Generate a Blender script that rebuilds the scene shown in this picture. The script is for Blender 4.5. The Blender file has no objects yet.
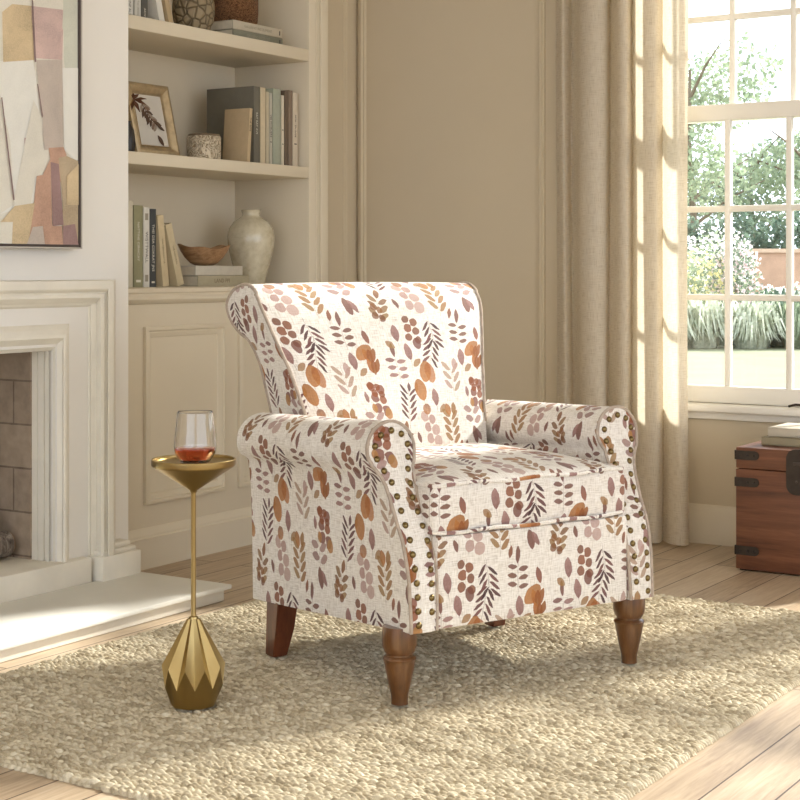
import bpy, bmesh, math, random
import numpy as np
from mathutils import Vector, Matrix, geometry
random.seed(7)
C = bpy.context.scene.collection
PI = math.pi
# ---------------------------------------------------------------- camera frame
H, F, HY, YAW = 0.97, 1580.0, 268.0, math.radians(32.8)
CA, SA = math.cos(YAW), math.sin(YAW)
def room(r, f): return (CA*r - SA*f, SA*r + CA*f)
def on_z(px, py, z):
    f = F*(H-z)/(py-HY); return room((px-400)/F*f, f)
def y_at(px, X):
    u = (px-400)/F; return X*(CA+SA*u)/(CA*u-SA)
def x_at(px, Y):
    u = (px-400)/F; return Y*(CA*u-SA)/(CA+SA*u)
def fwd(X, Y): return -SA*X + CA*Y
def z_at(py, X, Y): return H-(py-HY)/F*fwd(X, Y)
# ---------------------------------------------------------------- helpers
def link(o, parent=None):
    C.objects.link(o)
    if parent: o.parent = parent
    return o
def tag(o, label=None, cat=None, group=None, kind=None):
    if label: o['label'] = label
    if cat: o['category'] = cat
    if group: o['group'] = group
    if kind: o['kind'] = kind
    return o
def empty(name, loc, rz=0, label=None, cat=None, group=None):
    o = bpy.data.objects.new(name, None); C.objects.link(o)
    o.location = loc; o.rotation_euler = (0, 0, rz); o.empty_display_size = .05
    return tag(o, label, cat, group)
class MB:
    """collects geometry (with uv in metres) for ONE mesh object"""
    def __init__(s): s.v=[]; s.f=[]; s.uv=[]; s.sm=[]; s.mi=[]
    def add(s, vs, fs, uvs=None, smooth=True, mi=0):
        b=len(s.v); s.v+= [tuple(v) for v in vs]
        for k,f in enumerate(fs):
            s.f.append(tuple(b+i for i in f)); s.sm.append(smooth); s.mi.append(mi)
            s.uv.append(uvs[k] if uvs else [(0,0)]*len(f))
    def grid(s, nu, nv, fn, uvf=None, smooth=True, flip=False, closeu=False, mi=0):
        vs=[fn(i/nu, j/nv) for j in range(nv+1) for i in range(nu+1)]
        fs=[];uv=[]
        for j in range(nv):
            for i in range(nu):
                q=[(i,j),(i+1,j),(i+1,j+1),(i,j+1)]
                if flip: q=q[::-1]
                fs.append([b*(nu+1)+a for a,b in q])
                uv.append([uvf(a/nu,b/nv) if uvf else (a/nu,b/nv) for a,b in q])
        s.add(vs,fs,uv,smooth,mi)
    def box(s, lo, hi, bev=0.0, seg=2, mat=None, smooth=False, mi=0):
        bm=bmesh.new(); bmesh.ops.create_cube(bm,size=1)
        c=[(a+b)/2 for a,b in zip(lo,hi)]; d=[abs(b-a) for a,b in zip(lo,hi)]
        for v in bm.verts: v.co=Vector((c[0]+v.co.x*d[0],c[1]+v.co.y*d[1],c[2]+v.co.z*d[2]))
        if bev>0: bmesh.ops.bevel(bm,geom=bm.edges[:],offset=min(bev,min(d)*.45),segments=seg,profile=.5,affect='EDGES')
        s.bm(bm,mat,smooth or bev>0,mi)
    def bm(s, bm, mat=None, smooth=True, mi=0):
        if mat is not None: bm.transform(mat)
        bm.normal_update(); bm.verts.index_update()
        vs=[v.co[:] for v in bm.verts]; fs=[];uv=[]
        for f in bm.faces:
            fs.append([v.index for v in f.verts]); n=f.normal; ax=max(range(3),key=lambda k:abs(n[k]))
            uv.append([((v.co.y,v.co.z) if ax==0 else (v.co.x,v.co.z) if ax==1 else (v.co.x,v.co.y)) for v in f.verts])
        s.add(vs,fs,uv,smooth,mi); bm.free()
    def lathe(s, prof, n=32, c=(0,0,0), cap=True, squash=None, mi=0):
        vs=[];m=len(prof)
        for r,z in prof:
            for k in range(n):
                a=2*PI*k/n; rr=r*(squash(a,z) if squash else 1)
                vs.append((c[0]+rr*math.cos(a),c[1]+rr*math.sin(a),c[2]+z))
        fs=[];uv=[]
        for j in range(m-1):
            for k in range(n):
                k2=(k+1)%n; fs.append([j*n+k,j*n+k2,(j+1)*n+k2,(j+1)*n+k])
                uv.append([(k/n*.5,prof[j][1]),((k+1)/n*.5,prof[j][1]),((k+1)/n*.5,prof[j+1][1]),(k/n*.5,prof[j+1][1])])
        s.add(vs,fs,uv,True,mi)
        if cap:
            for j,fl in ((0,True),(m-1,False)):
                if prof[j][0]>1e-5:
                    ring=[vs[j*n+k] for k in range(n)]
                    s.add(ring,[list(range(n))[::-1] if fl else list(range(n))],None,False,mi)
    def tube(s, pts, r, n=8, closed=False, mi=0, cap=True):
        pts=[Vector(p) for p in pts]; m=len(pts); R=r if callable(r) else (lambda t:r)
        vs=[]; nprev=None
        for i,p in enumerate(pts):
            a=pts[(i-1)%m] if (closed or i>0) else p; b=pts[(i+1)%m] if (closed or i<m-1) else p
            t=(b-a)
            t=t.normalized() if t.length>1e-9 else Vector((0,0,1))
            if nprev is None:
                nn=t.orthogonal().normalized()
            else:
                nn=(nprev-t*nprev.dot(t)); nn=nn.normalized() if nn.length>1e-6 else t.orthogonal().normalized()
            nprev=nn; bb=t.cross(nn); rr=R(i/max(1,m-1))
            for k in range(n):
                an=2*PI*k/n; vs.append(p+nn*rr*math.cos(an)+bb*rr*math.sin(an))
        fs=[];uv=[];L=0
        for i in range(m if closed else m-1):
            i2=(i+1)%m; d=(pts[i2]-pts[i]).length
            for k in range(n):
                k2=(k+1)%n; fs.append([i*n+k,i*n+k2,i2*n+k2,i2*n+k])
                uv.append([(L,k*.003),(L,k*.003+.003),(L+d,k*.003+.003),(L+d,k*.003)])
            L+=d
        s.add(vs,fs,uv,True,mi)
        if cap and not closed:
            s.add([vs[k] for k in range(n)],[list(range(n))[::-1]],None,True,mi)
            s.add([vs[(m-1)*n+k] for k in range(n)],[list(range(n))],None,True,mi)
    def poly(s, loop2, fn, mi=0, flip=False, uvf=None, smooth=True):
        tris=geometry.tessellate_polygon([[Vector((a,b,0)) for a,b in loop2]])
        vs=[fn(a,b) for a,b in loop2]
        fs=[list(t)[::-1] if flip else list(t) for t in tris]
        uv=[[(uvf(*loop2[i]) if uvf else loop2[i]) for i in f] for f in fs]
        s.add(vs,fs,uv,smooth,mi)
    def build(s, name, mats, parent=None, weld=False, recalc=True):
        me=bpy.data.meshes.new(name); me.from_pydata(s.v,[],s.f)
        if not isinstance(mats,(list,tuple)): mats=[mats]
        for m in mats: me.materials.append(m)
        uvl=me.uv_layers.new(name='UVMap')
        flat=[c for f in s.uv for p in f for c in p]
        uvl.data.foreach_set('uv',flat)
        me.polygons.foreach_set('use_smooth',s.sm); me.polygons.foreach_set('material_index',s.mi)
        if weld or recalc:
            bm=bmesh.new(); bm.from_mesh(me)
            if weld: bmesh.ops.remove_doubles(bm,verts=bm.verts,dist=weld if isinstance(weld,float) else 1e-5)
            if recalc: bmesh.ops.recalc_face_normals(bm,faces=bm.faces)
            bm.to_mesh(me); bm.free()
        me.update()
        try: me.set_sharp_from_angle(angle=math.radians(42))
        except Exception: pass
        return link(bpy.data.objects.new(name,me),parent)
def copy_tree(o, parent=None):
    c=o.copy(); C.objects.link(c)
    if parent: c.parent=parent
    for ch in list(o.children): copy_tree(ch,c)
    return c
def spline(pts, n):
    """Catmull-Rom through n-dim points, n samples"""
    P=[np.array(p,float) for p in pts]; P=[2*P[0]-P[1]]+P+[2*P[-1]-P[-2]]
    m=len(P)-3; out=[]
    for k in range(n):
        t=k/(n-1)*m; i=min(int(t),m-1); t-=i
        a,b,c,d=P[i:i+4]
        out.append(tuple(.5*(2*b+(c-a)*t+(2*a-5*b+4*c-d)*t*t+(3*b-a-3*c+d)*t**3)))
    return out
def lerp_table(tab, x):
    if x<=tab[0][0]: return tab[0][1]
    for (a,b),(c,d) in zip(tab,tab[1:]):
        if x<=c: return b+(d-b)*(x-a)/(c-a)
    return tab[-1][1]
def sstep(a,b,x):
    t=min(1,max(0,(x-a)/(b-a))); return t*t*(3-2*t)
# ---------------------------------------------------------------- materials
class NT:
    def __init__(s,name):
        s.mat=bpy.data.materials.new(name); s.mat.use_nodes=True; s.t=s.mat.node_tree
        s.b=s.t.nodes['Principled BSDF']; s.out=s.t.nodes['Material Output']
    def n(s,ty,ins=None,**kw):
        x=s.t.nodes.new(ty)
        for k,v in kw.items(): setattr(x,k,v)
        for k,v in (ins or {}).items(): s.set(x.inputs[k],v)
        return x
    def set(s,sock,v):
        if isinstance(v,bpy.types.NodeSocket): s.t.links.new(v,sock)
        else:
            if isinstance(v,(tuple,list)) and sock.type=='RGBA' and len(v)==3: v=(*v,1)
            sock.default_value=v
    def m(s,op,a,b=None,c=None,clamp=False):
        x=s.t.nodes.new('ShaderNodeMath'); x.operation=op; x.use_clamp=clamp
        for i,v in enumerate((a,b,c)):
            if v is not None: s.set(x.inputs[i],v)
        return x.outputs[0]
    def vm(s,op,a,b=None,c=None):
        x=s.t.nodes.new('ShaderNodeVectorMath'); x.operation=op
        for i,v in enumerate((a,b,c)):
            if v is not None: s.set(x.inputs[i],v)
        return x.outputs[0]
    def mix(s,f,a,b,mode='MIX'):
        x=s.t.nodes.new('ShaderNodeMix'); x.data_type='RGBA'; x.blend_type=mode
        s.set(x.inputs[0],f); s.set(x.inputs[6],a); s.set(x.inputs[7],b); return x.outputs[2]
    def coord(s,kind='Object',scale=(1,1,1),rot=(0,0,0)):
        tc=s.n('ShaderNodeTexCoord'); mp=s.n('ShaderNodeMapping',{'Vector':tc.outputs[kind],'Scale':scale,'Rotation':rot}); return mp.outputs[0]
    def noise(s,vec,scale,detail=4,rough=.55,dist=0):
        x=s.n('ShaderNodeTexNoise',{'Vector':vec,'Scale':scale,'Detail':detail,'Roughness':rough,'Distortion':dist}); return x.outputs['Fac']
    def ramp(s,f,stops):
        x=s.n('ShaderNodeValToRGB',{'Fac':f}); e=x.color_ramp.elements
        while len(e)<len(stops): e.new(.5)
        for el,(p,c) in zip(e,stops): el.position=p; el.color=(*c,1)
        return x.outputs[0]
    def bump(s,h,strength=.3,dist=.002,normal=None):
        ins={'Height':h,'Strength':strength,'Distance':dist}
        if normal is not None: ins['Normal']=normal
        return s.n('ShaderNodeBump',ins).outputs[0]
    def fin(s,col=None,rough=.5,metal=0,normal=None,**kw):
        if col is not None: s.set(s.b.inputs['Base Color'],col)
        s.set(s.b.inputs['Roughness'],rough); s.set(s.b.inputs['Metallic'],metal)
        if normal is not None: s.set(s.b.inputs['Normal'],normal)
        for k,v in kw.items(): s.set(s.b.inputs[k],v)
        return s.mat
def srgb(r,g,b):
    f=lambda c:(c/255/12.92 if c<=10 else ((c/255+.055)/1.055)**2.4)
    return (f(r),f(g),f(b))
def plain(name,col,rough=.5,metal=0,var=.12,scale=14,bump=.0,bscale=60,**kw):
    t=NT(name); v=t.coord('Object')
    nz=t.noise(v,scale,5)
    dark=tuple(c*(1-var) for c in col); lite=tuple(min(1,c*(1+var*.6)) for c in col)
    c=t.ramp(nz,[(.3,dark),(.7,lite)])
    nm=None
    if bump: nm=t.bump(t.noise(v,bscale,6),bump,.002)
    return t.fin(c,rough,metal,nm,**kw)
def grain(name,c1,c2,c3,axis=0,rough=.4,scale=9,coat=0,spec=.5):
    """wood with the grain along one object axis"""
    t=NT(name); sc=[1,1,1]; sc=[9,9,9]; sc[axis]=.7
    v=t.coord('Object',scale=tuple(sc))
    a=t.noise(v,scale*.45,6,.6,1.2); b=t.noise(v,scale*3.2,4,.6,.3)
    f=t.m('ADD',t.m('MULTIPLY',a,.75),t.m('MULTIPLY',b,.25))
    c=t.ramp(f,[(.3,c1),(.5,c2),(.68,c3)])
    return t.fin(c,rough,0,t.bump(f,.12,.001),**{'Coat Weight':coat,'Specular IOR Level':spec})
M={}
M['paint']=plain('cream_paint',srgb(221,209,186),.55,var=.03,scale=2.5,bump=.04,bscale=180)
M['wallpaint']=plain('warm_beige_wall_paint',srgb(206,191,164),.75,var=.035,scale=1.5,bump=.05,bscale=220)
M['breast']=plain('off_white_plaster',srgb(238,233,225),.8,var=.03,scale=2,bump=.06,bscale=150)
M['stone']=plain('limestone',srgb(233,226,211),.75,var=.06,scale=9,bump=.12,bscale=120)
M['marble']=plain('pale_hearth_stone',srgb(232,229,219),.4,var=.05,scale=5)
M['ceiling']=plain('ceiling_white',srgb(235,230,220),.9,var=.02)
M['trimwhite']=plain('window_white_paint',srgb(238,232,220),.45,var=.02,scale=3)
def brick_mat():
    t=NT('firebrick'); v=t.coord('Object'); s=t.n('ShaderNodeSeparateXYZ',{0:v})
    cv=t.n('ShaderNodeCombineXYZ',{0:s.outputs[0],1:s.outputs[2],2:0.0}).outputs[0]
    br=t.n('ShaderNodeTexBrick',{'Vector':cv,'Color1':(*srgb(166,148,128),1),'Color2':(*srgb(148,130,112),1),'Mortar':(*srgb(92,76,64),1),'Scale':1.0,'Mortar Size':.003,'Brick Width':.32,'Row Height':.128,'Bias':0.0})
    nz=t.noise(v,30,6)
    c=t.mix(.35,br.outputs[0],t.ramp(nz,[(.3,srgb(118,102,86)),(.7,srgb(180,160,138))]))
    h=t.m('SUBTRACT',t.m('MULTIPLY',nz,.4),br.outputs['Fac'])
    return t.fin(c,.9,0,t.bump(h,.6,.004))
M['brick']=brick_mat()
def floor_mat():
    t=NT('oak_planks'); v=t.coord('Object'); s=t.n('ShaderNodeSeparateXYZ',{0:v})
    cv=t.n('ShaderNodeCombineXYZ',{0:s.outputs[1],1:t.m('ADD',s.outputs[0],.041),2:0.0}).outputs[0]
    br=t.n('ShaderNodeTexBrick',{'Vector':cv,'Color1':(0,0,0,1),'Color2':(1,1,1,1),'Mortar':(.5,.5,.5,1),'Scale':1.0,'Mortar Size':.0020,'Mortar Smooth':.1,'Brick Width':1.35,'Row Height':.118,'Bias':0.0},offset=.37)
    tone=t.n('ShaderNodeSeparateColor',{0:br.outputs[0]}).outputs[0]
    gv=t.n('ShaderNodeCombineXYZ',{0:t.m('MULTIPLY',s.outputs[0],11.),1:t.m('MULTIPLY',s.outputs[1],.8),2:t.m('MULTIPLY',tone,13.)}).outputs[0]
    g1=t.noise(gv,3.2,6,.6,1.3); g2=t.noise(gv,14,4,.6,.4)
    f=t.m('ADD',t.m('MULTIPLY',g1,.7),t.m('MULTIPLY',g2,.3))
    f=t.m('ADD',f,t.m('MULTIPLY',t.m('SUBTRACT',tone,.5),.16))
    c=t.ramp(f,[(.28,srgb(152,129,104)),(.5,srgb(187,165,138)),(.72,srgb(208,191,167))])
    c=t.mix(br.outputs['Fac'],c,(*srgb(78,58,42),1))
    h=t.m('SUBTRACT',t.m('MULTIPLY',f,.15),br.outputs['Fac'])
    return t.fin(c,t.m('MULTIPLY_ADD',g1,.2,.34),0,t.bump(h,.35,.002),**{'Specular IOR Level':.4})
M['floor']=floor_mat()
M['legwood']=grain('walnut_leg',srgb(70,42,20),srgb(98,62,32),srgb(124,84,48),2,.28,7,.4)
M['darkleg']=grain('dark_walnut_leg',srgb(72,34,20),srgb(94,48,28),srgb(116,64,38),2,.3,7,.3)
M['trunk']=grain('reddish_trunk_wood',srgb(74,42,28),srgb(108,66,44),srgb(132,86,60),0,.5,5)
M['bowlwood']=grain('olive_wood',srgb(118,84,56),srgb(160,122,86),srgb(190,154,116),0,.5,16)
M['iron']=plain('blackened_iron',srgb(66,58,52),.55,.7,.2,40,.2,120)
M['brass']=plain('satin_brass',srgb(170,147,98),.3,1.0,.08,6)
M['nail']=plain('antique_bronze',srgb(124,106,70),.3,1.0,.25,90)
M['gold']=plain('champagne_gilt',srgb(186,166,132),.45,.6,.2,40,.15,200)
M['silver']=plain('silver_frame_edge',srgb(190,180,168),.4,.6,.05)
M['darkedge']=plain('dark_frame_side',srgb(70,58,52),.6)
M['paper']=plain('book_pages',srgb(214,204,184),.85,var=.08,scale=60)
M['canvas_back']=plain('canvas_back',srgb(180,160,130),.9)
def cloth(name,col,bump=.3): return plain(name,col,.8,var=.06,scale=40,bump=bump,bscale=400)
# --- upholstery: printed linen built from leaf shapes in uv metres
def fabric():
    W,HT=.34,.36
    t=NT('leaf_print_linen'); uv=t.n('ShaderNodeUVMap',uv_map='UVMap').outputs[0]
    nz=t.n('ShaderNodeTexNoise',{'Vector':uv,'Scale':70.,'Detail':2.,'Roughness':.5})
    wob=t.vm('MULTIPLY',t.vm('SUBTRACT',nz.outputs['Color'],(.5,.5,.5)),(.005,.005,0.))
    P=t.vm('ADD',uv,wob)
    n1=t.n('ShaderNodeTexNoise',{'Vector':uv,'Scale':130.,'Detail':3.,'Roughness':.6}).outputs['Fac']
    n1s=t.m('MULTIPLY_ADD',n1,2.2,-1.1)
    # ground: warm white linen with slubs
    sx=t.n('ShaderNodeTexNoise',{'Vector':t.vm('MULTIPLY',uv,(420.,45.,1.)),'Scale':1.,'Detail':2.}).outputs['Fac']
    sy=t.n('ShaderNodeTexNoise',{'Vector':t.vm('MULTIPLY',uv,(45.,420.,1.)),'Scale':1.,'Detail':2.}).outputs['Fac']
    weave=t.m('MULTIPLY',t.m('ADD',sx,sy),.5)
    base=t.ramp(weave,[(.34,srgb(198,188,176)),(.5,srgb(228,221,211)),(.66,srgb(241,236,229))])
    st={'c':base}
    AA=1/.0011
    def local(cx,cy,ang):
        Pk=t.vm('MULTIPLY_ADD',st['c'],(1e-7,1e-7,0.),P)   # keeps the leaves evaluated one after the other
        d=t.vm('WRAP',t.vm('SUBTRACT',Pk,(cx,cy,0.)),(W/2,HT/2,1.),(-W/2,-HT/2,-1.))
        r=t.n('ShaderNodeVectorRotate',{'Vector':d,'Angle':-ang},rotation_type='Z_AXIS').outputs[0]
        s=t.n('ShaderNodeSeparateXYZ',{0:r}); return s.outputs[0],s.outputs[1]
    def lay(mask,fac,c1,c2,op):
        col=t.mix(fac,c1,c2); st['c']=t.mix(t.m('MULTIPLY',mask,op),st['c'],col)
    def blade(q,w,dist,pw=.75):   # q 0..1 along the leaf, half width w
        qq=t.m('MULTIPLY',t.m('MULTIPLY',q,t.m('SUBTRACT',1.,q)),4.)
        hw=t.m('MULTIPLY',t.m('POWER',t.m('MAXIMUM',qq,0.),pw),w)
        return t.m('SUBTRACT',hw,dist)
    def leaf(cx,cy,ang,L,w,c1,c2,op=.92,pw=.75,skew=0.,stem=0.):
        x,y=local(cx,cy,ang)
        q=t.m('MULTIPLY_ADD',y,1/L,.5)
        ax=t.m('ABSOLUTE',t.m('MULTIPLY_ADD',y,skew,x) if skew else x)
        mk=t.m('MULTIPLY',blade(q,w,ax,pw),AA,clamp=True)
        fac=t.m('MULTIPLY_ADD',n1s,.55,t.m('MULTIPLY_ADD',q,.5,.25),clamp=True)
        lay(mk,fac,c1,c2,op)
        if stem:
            sm=t.m('MULTIPLY',t.m('SUBTRACT',.0008,ax),AA*1.4,clamp=True)
            inr=t.m('MULTIPLY',t.m('LESS_THAN',y,-L*.3),t.m('GREATER_THAN',y,-L*.5-stem))
            lay(t.m('MULTIPLY',sm,inr),.5,c1,srgb(90,66,52),.8)
    def sprig(cx,cy,ang,n,d,L,w,slant,c1,c2,op=.9,x0=.0015):
        x,y=local(cx,cy,ang)
        ax=t.m('ABSOLUTE',x); sg=t.m('GREATER_THAN',x,0.)
        yy=t.m('MULTIPLY_ADD',ax,-slant,t.m('MULTIPLY_ADD',sg,d*.35,t.m('ADD',y,n*d/2)))
        k=t.m('MULTIPLY',yy,1/d); i=t.m('FLOOR',k)
        tt=t.m('MULTIPLY',t.m('ABSOLUTE',t.m('SUBTRACT',t.m('SUBTRACT',k,i),.5)),d)
        q=t.m('MULTIPLY_ADD',ax,1/L,-x0/L)
        ok=t.m('MULTIPLY',t.m('GREATER_THAN',i,-.5),t.m('LESS_THAN',i,n-.5))
        mk=t.m('MULTIPLY',t.m('MULTIPLY',blade(q,w,tt),AA*.8,clamp=True),ok)
        hsh=t.n('ShaderNodeTexWhiteNoise',{'Vector':t.n('ShaderNodeCombineXYZ',{0:i,1:sg,2:cx*9}).outputs[0]}).outputs[0]
        fac=t.m('MULTIPLY_ADD',n1s,.4,hsh,clamp=True)
        lay(mk,fac,c1,c2,op)
        sm=t.m('MULTIPLY',t.m('SUBTRACT',.0008,ax),AA*1.4,clamp=True)
        inr=t.m('LESS_THAN',t.m('ABSOLUTE',y),n*d/2+.012)
        lay(t.m('MULTIPLY',sm,inr),.5,c1,srgb(110,84,66),.75)
    def discs(cx,cy,ang,n,d,off,r,c1,c2,op=.85):
        x,y=local(cx,cy,ang)
        sg=t.m('GREATER_THAN',x,0.); ax=t.m('ABSOLUTE',x)
        k=t.m('MULTIPLY_ADD',sg,.45,t.m('MULTIPLY',t.m('ADD',y,n*d/2),1/d)); i=t.m('FLOOR',k)
        ty=t.m('MULTIPLY',t.m('SUBTRACT',t.m('SUBTRACT',k,i),.5),d)
        hs0=t.n('ShaderNodeTexWhiteNoise',{'Vector':t.n('ShaderNodeCombineXYZ',{0:sg,1:i,2:cx*7+3}).outputs[0]}).outputs[0]
        tx=t.m('SUBTRACT',ax,t.m('MULTIPLY_ADD',hs0,.008,off-.004))
        dist=t.m('SQRT',t.m('ADD',t.m('MULTIPLY',tx,tx),t.m('MULTIPLY',ty,ty)))
        ok=t.m('MULTIPLY',t.m('GREATER_THAN',i,-.5),t.m('LESS_THAN',i,n-.5))
        hsh=t.n('ShaderNodeTexWhiteNoise',{'Vector':t.n('ShaderNodeCombineXYZ',{0:i,1:sg,2:cy*9}).outputs[0]}).outputs[0]
        rr=t.m('MULTIPLY_ADD',hsh,r*.25,r*.8)
        mk=t.m('MULTIPLY',t.m('MULTIPLY',t.m('SUBTRACT',rr,dist),AA,clamp=True),ok)
        lay(mk,t.m('MULTIPLY_ADD',n1s,.5,hsh,clamp=True),c1,c2,op)
    rust,brown,ochre=srgb(142,80,46),srgb(112,70,50),srgb(182,122,66)
    plum,dplum,mauve=srgb(118,74,70),srgb(70,42,44),srgb(160,122,114)
    olive,dochre,pmauve=srgb(152,120,76),srgb(146,98,52),srgb(182,152,142)
    # faded ones first
    sprig(.25,-.075,.08,3,.0245,.027,.0095,.9,mauve,olive,.75)
    leaf(.262,-.034,.05,.036,.0095,pmauve,mauve,.8)
    discs(.155,-.195,.2,3,.029,.0125,.0145,mauve,pmauve,.85)
    leaf(.150,-.150,.1,.030,.0135,ochre,brown,.85,.5)
    discs(-.004,-.110,.2,3,.028,.0120,.0140,rust,plum,.9)
    discs(-.008,-.088,.3,2,.022,.0085,.0105,brown,rust,.9)
    leaf(.020,-.156,.2,.030,.0120,ochre,olive,.9,.5); leaf(-.022,-.140,.2,.026,.0085,olive,ochre)
    discs(.140,-.288,.1,3,.025,.0110,.0125,brown,rust,.9); leaf(.150,-.332,.15,.034,.0125,plum,brown,.9,.5)
    # sprigs
    sprig(.0755,-.035,.06,3,.0205,.030,.0066,.05,plum,mauve)
    leaf(.071,.012,.1,.040,.0066,plum,brown)
    sprig(.283,-.305,.0,3,.0195,.028,.0066,.12,plum,brown)
    leaf(.283,-.258,-.05,.042,.0070,plum,brown)
    sprig(.090,-.142,-.12,5,.0165,.025,.0062,.95,dplum,plum,.95)
    leaf(.100,-.090,-.1,.026,.0055,dplum,plum)
    sprig(.192,.012,2.9,4,.0165,.025,.0062,.95,dplum,plum,.95)
    sprig(.200,-.300,3.3,4,.0170,.026,.0064,.95,dplum,plum,.95)
    sprig(.232,-.205,.05,4,.0205,.026,.0096,.75,dochre,olive)
    leaf(.224,-.155,.25,.036,.0105,ochre,dochre); leaf(.244,-.153,-.12,.034,.0090,dochre,olive)
    sprig(.060,-.235,-.2,3,.0195,.025,.0090,.6,brown,olive)
    discs(.054,-.240,.1,2,.022,.007,.0105,dochre,brown,.85)
    leaf(.071,-.192,-.3,.031,.0080,brown,dochre)
    sprig(.316,-.172,.15,2,.0250,.029,.0100,.3,mauve,plum,.8)
    # single leaves
    for cx,cy,a,b in ((.118,.006,.18,-.9),(.184,-.120,.1,-.8),(.288,-.014,.1,-.9),(.090,-.302,.12,.9)):
        leaf(cx,cy,a,.048,.0118,plum,mauve,stem=.016)
        leaf(cx+(.022 if b<0 else -.022),cy-.031,b,.031,.0090,olive,dochre,.85)
    leaf(.320,-.226,.22,.050,.0110,plum,brown); leaf(.334,-.226,.55,.040,.0080,plum,mauve)
    leaf(.003,.050,.25,.040,.0085,rust,plum); leaf(.124,-.092,-.15,.028,.0065,brown,plum); leaf(.300,-.110,.2,.030,.0070,plum,mauve); leaf(.262,-.250,-.15,.030,.0065,brown,rust); leaf(.112,-.222,.3,.030,.0065,plum,brown)
    # big ochre leaves
    leaf(.162,-.050,-.15,.058,.0190,ochre,dochre,.93,.5); leaf(.177,-.054,.25,.056,.0160,ochre,rust,.85,.5)
    leaf(.138,-.098,.22,.060,.0190,ochre,dochre,.93,.55,stem=.024)
    leaf(.325,-.352,-.9,.056,.0185,ochre,dochre,.93,.55)
    # orange bells
    for dx,dy in ((0,0),(.005,-.029)):
        leaf(dx-.010,dy,.25,.040,.0085,rust,ochre,.95,.7); leaf(dx+.010,dy,-.3,.040,.0085,rust,dochre,.95,.7)
        leaf(dx,dy-.004,0.,.040,.0095,dochre,rust,.95,.65)
    nm=t.bump(weave,.6,.0022)
    return t.fin(st['c'],.85,0,nm,**{'Specular IOR Level':.25,'Sheen Weight':.15})
M['fabric']=fabric(); M['piping']=plain('shaded_piping_linen',srgb(176,160,144),.85,var=.25,scale=55,bump=.3,bscale=300)  # taupe piping, tinted darker to carry the shadow lines along the edges
def linen_mat():
    t=NT('curtain_linen'); uv=t.n('ShaderNodeUVMap',uv_map='UVMap').outputs[0]
    sx=t.n('ShaderNodeTexNoise',{'Vector':t.vm('MULTIPLY',uv,(420.,26.,1.)),'Scale':1.,'Detail':3.}).outputs['Fac']
    sy=t.n('ShaderNodeTexNoise',{'Vector':t.vm('MULTIPLY',uv,(26.,420.,1.)),'Scale':1.,'Detail':3.}).outputs['Fac']
    w=t.m('MULTIPLY',t.m('ADD',sx,sy),.5)
    c=t.ramp(w,[(.32,srgb(204,191,168)),(.5,srgb(232,222,203)),(.68,srgb(242,234,219))])
    t.fin(c,.9,0,t.bump(w,.4,.001),**{'Specular IOR Level':.1})
    tr=t.n('ShaderNodeBsdfTranslucent',{'Color':t.mix(1.,c,(1,.97,.92,1),'MULTIPLY')})
    mx=t.n('ShaderNodeMixShader',{0:.42,1:t.b.outputs[0],2:tr.outputs[0]})
    t.t.links.new(mx.outputs[0],t.out.inputs[0]); return t.mat
M['linen']=linen_mat()
def rug_mat():
    t=NT('chunky_wool'); a=t.n('ShaderNodeVertexColor',layer_name='yarn').outputs[0]
    v=t.coord('Object'); f=t.noise(v,420,4,.65)
    c=t.mix(.35,a,t.ramp(f,[(.3,srgb(120,112,98)),(.7,srgb(232,226,212))]),'OVERLAY')
    return t.fin(c,.95,0,t.bump(f,.5,.002),**{'Specular IOR Level':.1})
M['rug']=rug_mat()
def pane_mat():
    t=NT('window_glass'); tr=t.n('ShaderNodeBsdfTransparent',{0:(.97,.98,.97,1)}); gl=t.n('ShaderNodeBsdfGlossy',{'Roughness':.02})
    fr=t.n('ShaderNodeFresnel',{0:1.45}); mx=t.n('ShaderNodeMixShader',{0:fr.outputs[0],1:tr.outputs[0],2:gl.outputs[0]})
    t.t.links.new(mx.outputs[0],t.out.inputs[0]); return t.mat
M['pane']=pane_mat()
def glass_mat(name,col,ior=1.45):
    t=NT(name); return t.fin(col,.0,0,None,**{'Transmission Weight':1.0,'IOR':ior})
M['glass']=glass_mat('clear_glass',(1,1,1,1)); M['rose']=glass_mat('rose_amber_drink',(*srgb(198,84,50),1),1.33)
def leafmat(name,c1,c2,trans=.5):
    t=NT(name); v=t.coord('Object'); n=t.noise(v,3.5,3); n2=t.n('ShaderNodeTexNoise',{'Vector':v,'Scale':22.,'Detail':2.}).outputs['Fac']
    f=t.m('ADD',t.m('MULTIPLY',n,.5),t.m('MULTIPLY',n2,.5)); c=t.ramp(f,[(.35,c1),(.62,c2)])
    t.fin(c,.6,0,None,**{'Specular IOR Level':.2}); tr=t.n('ShaderNodeBsdfTranslucent',{'Color':c})
    mx=t.n('ShaderNodeMixShader',{0:trans,1:t.b.outputs[0],2:tr.outputs[0]}); t.t.links.new(mx.outputs[0],t.out.inputs[0]); return t.mat
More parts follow.
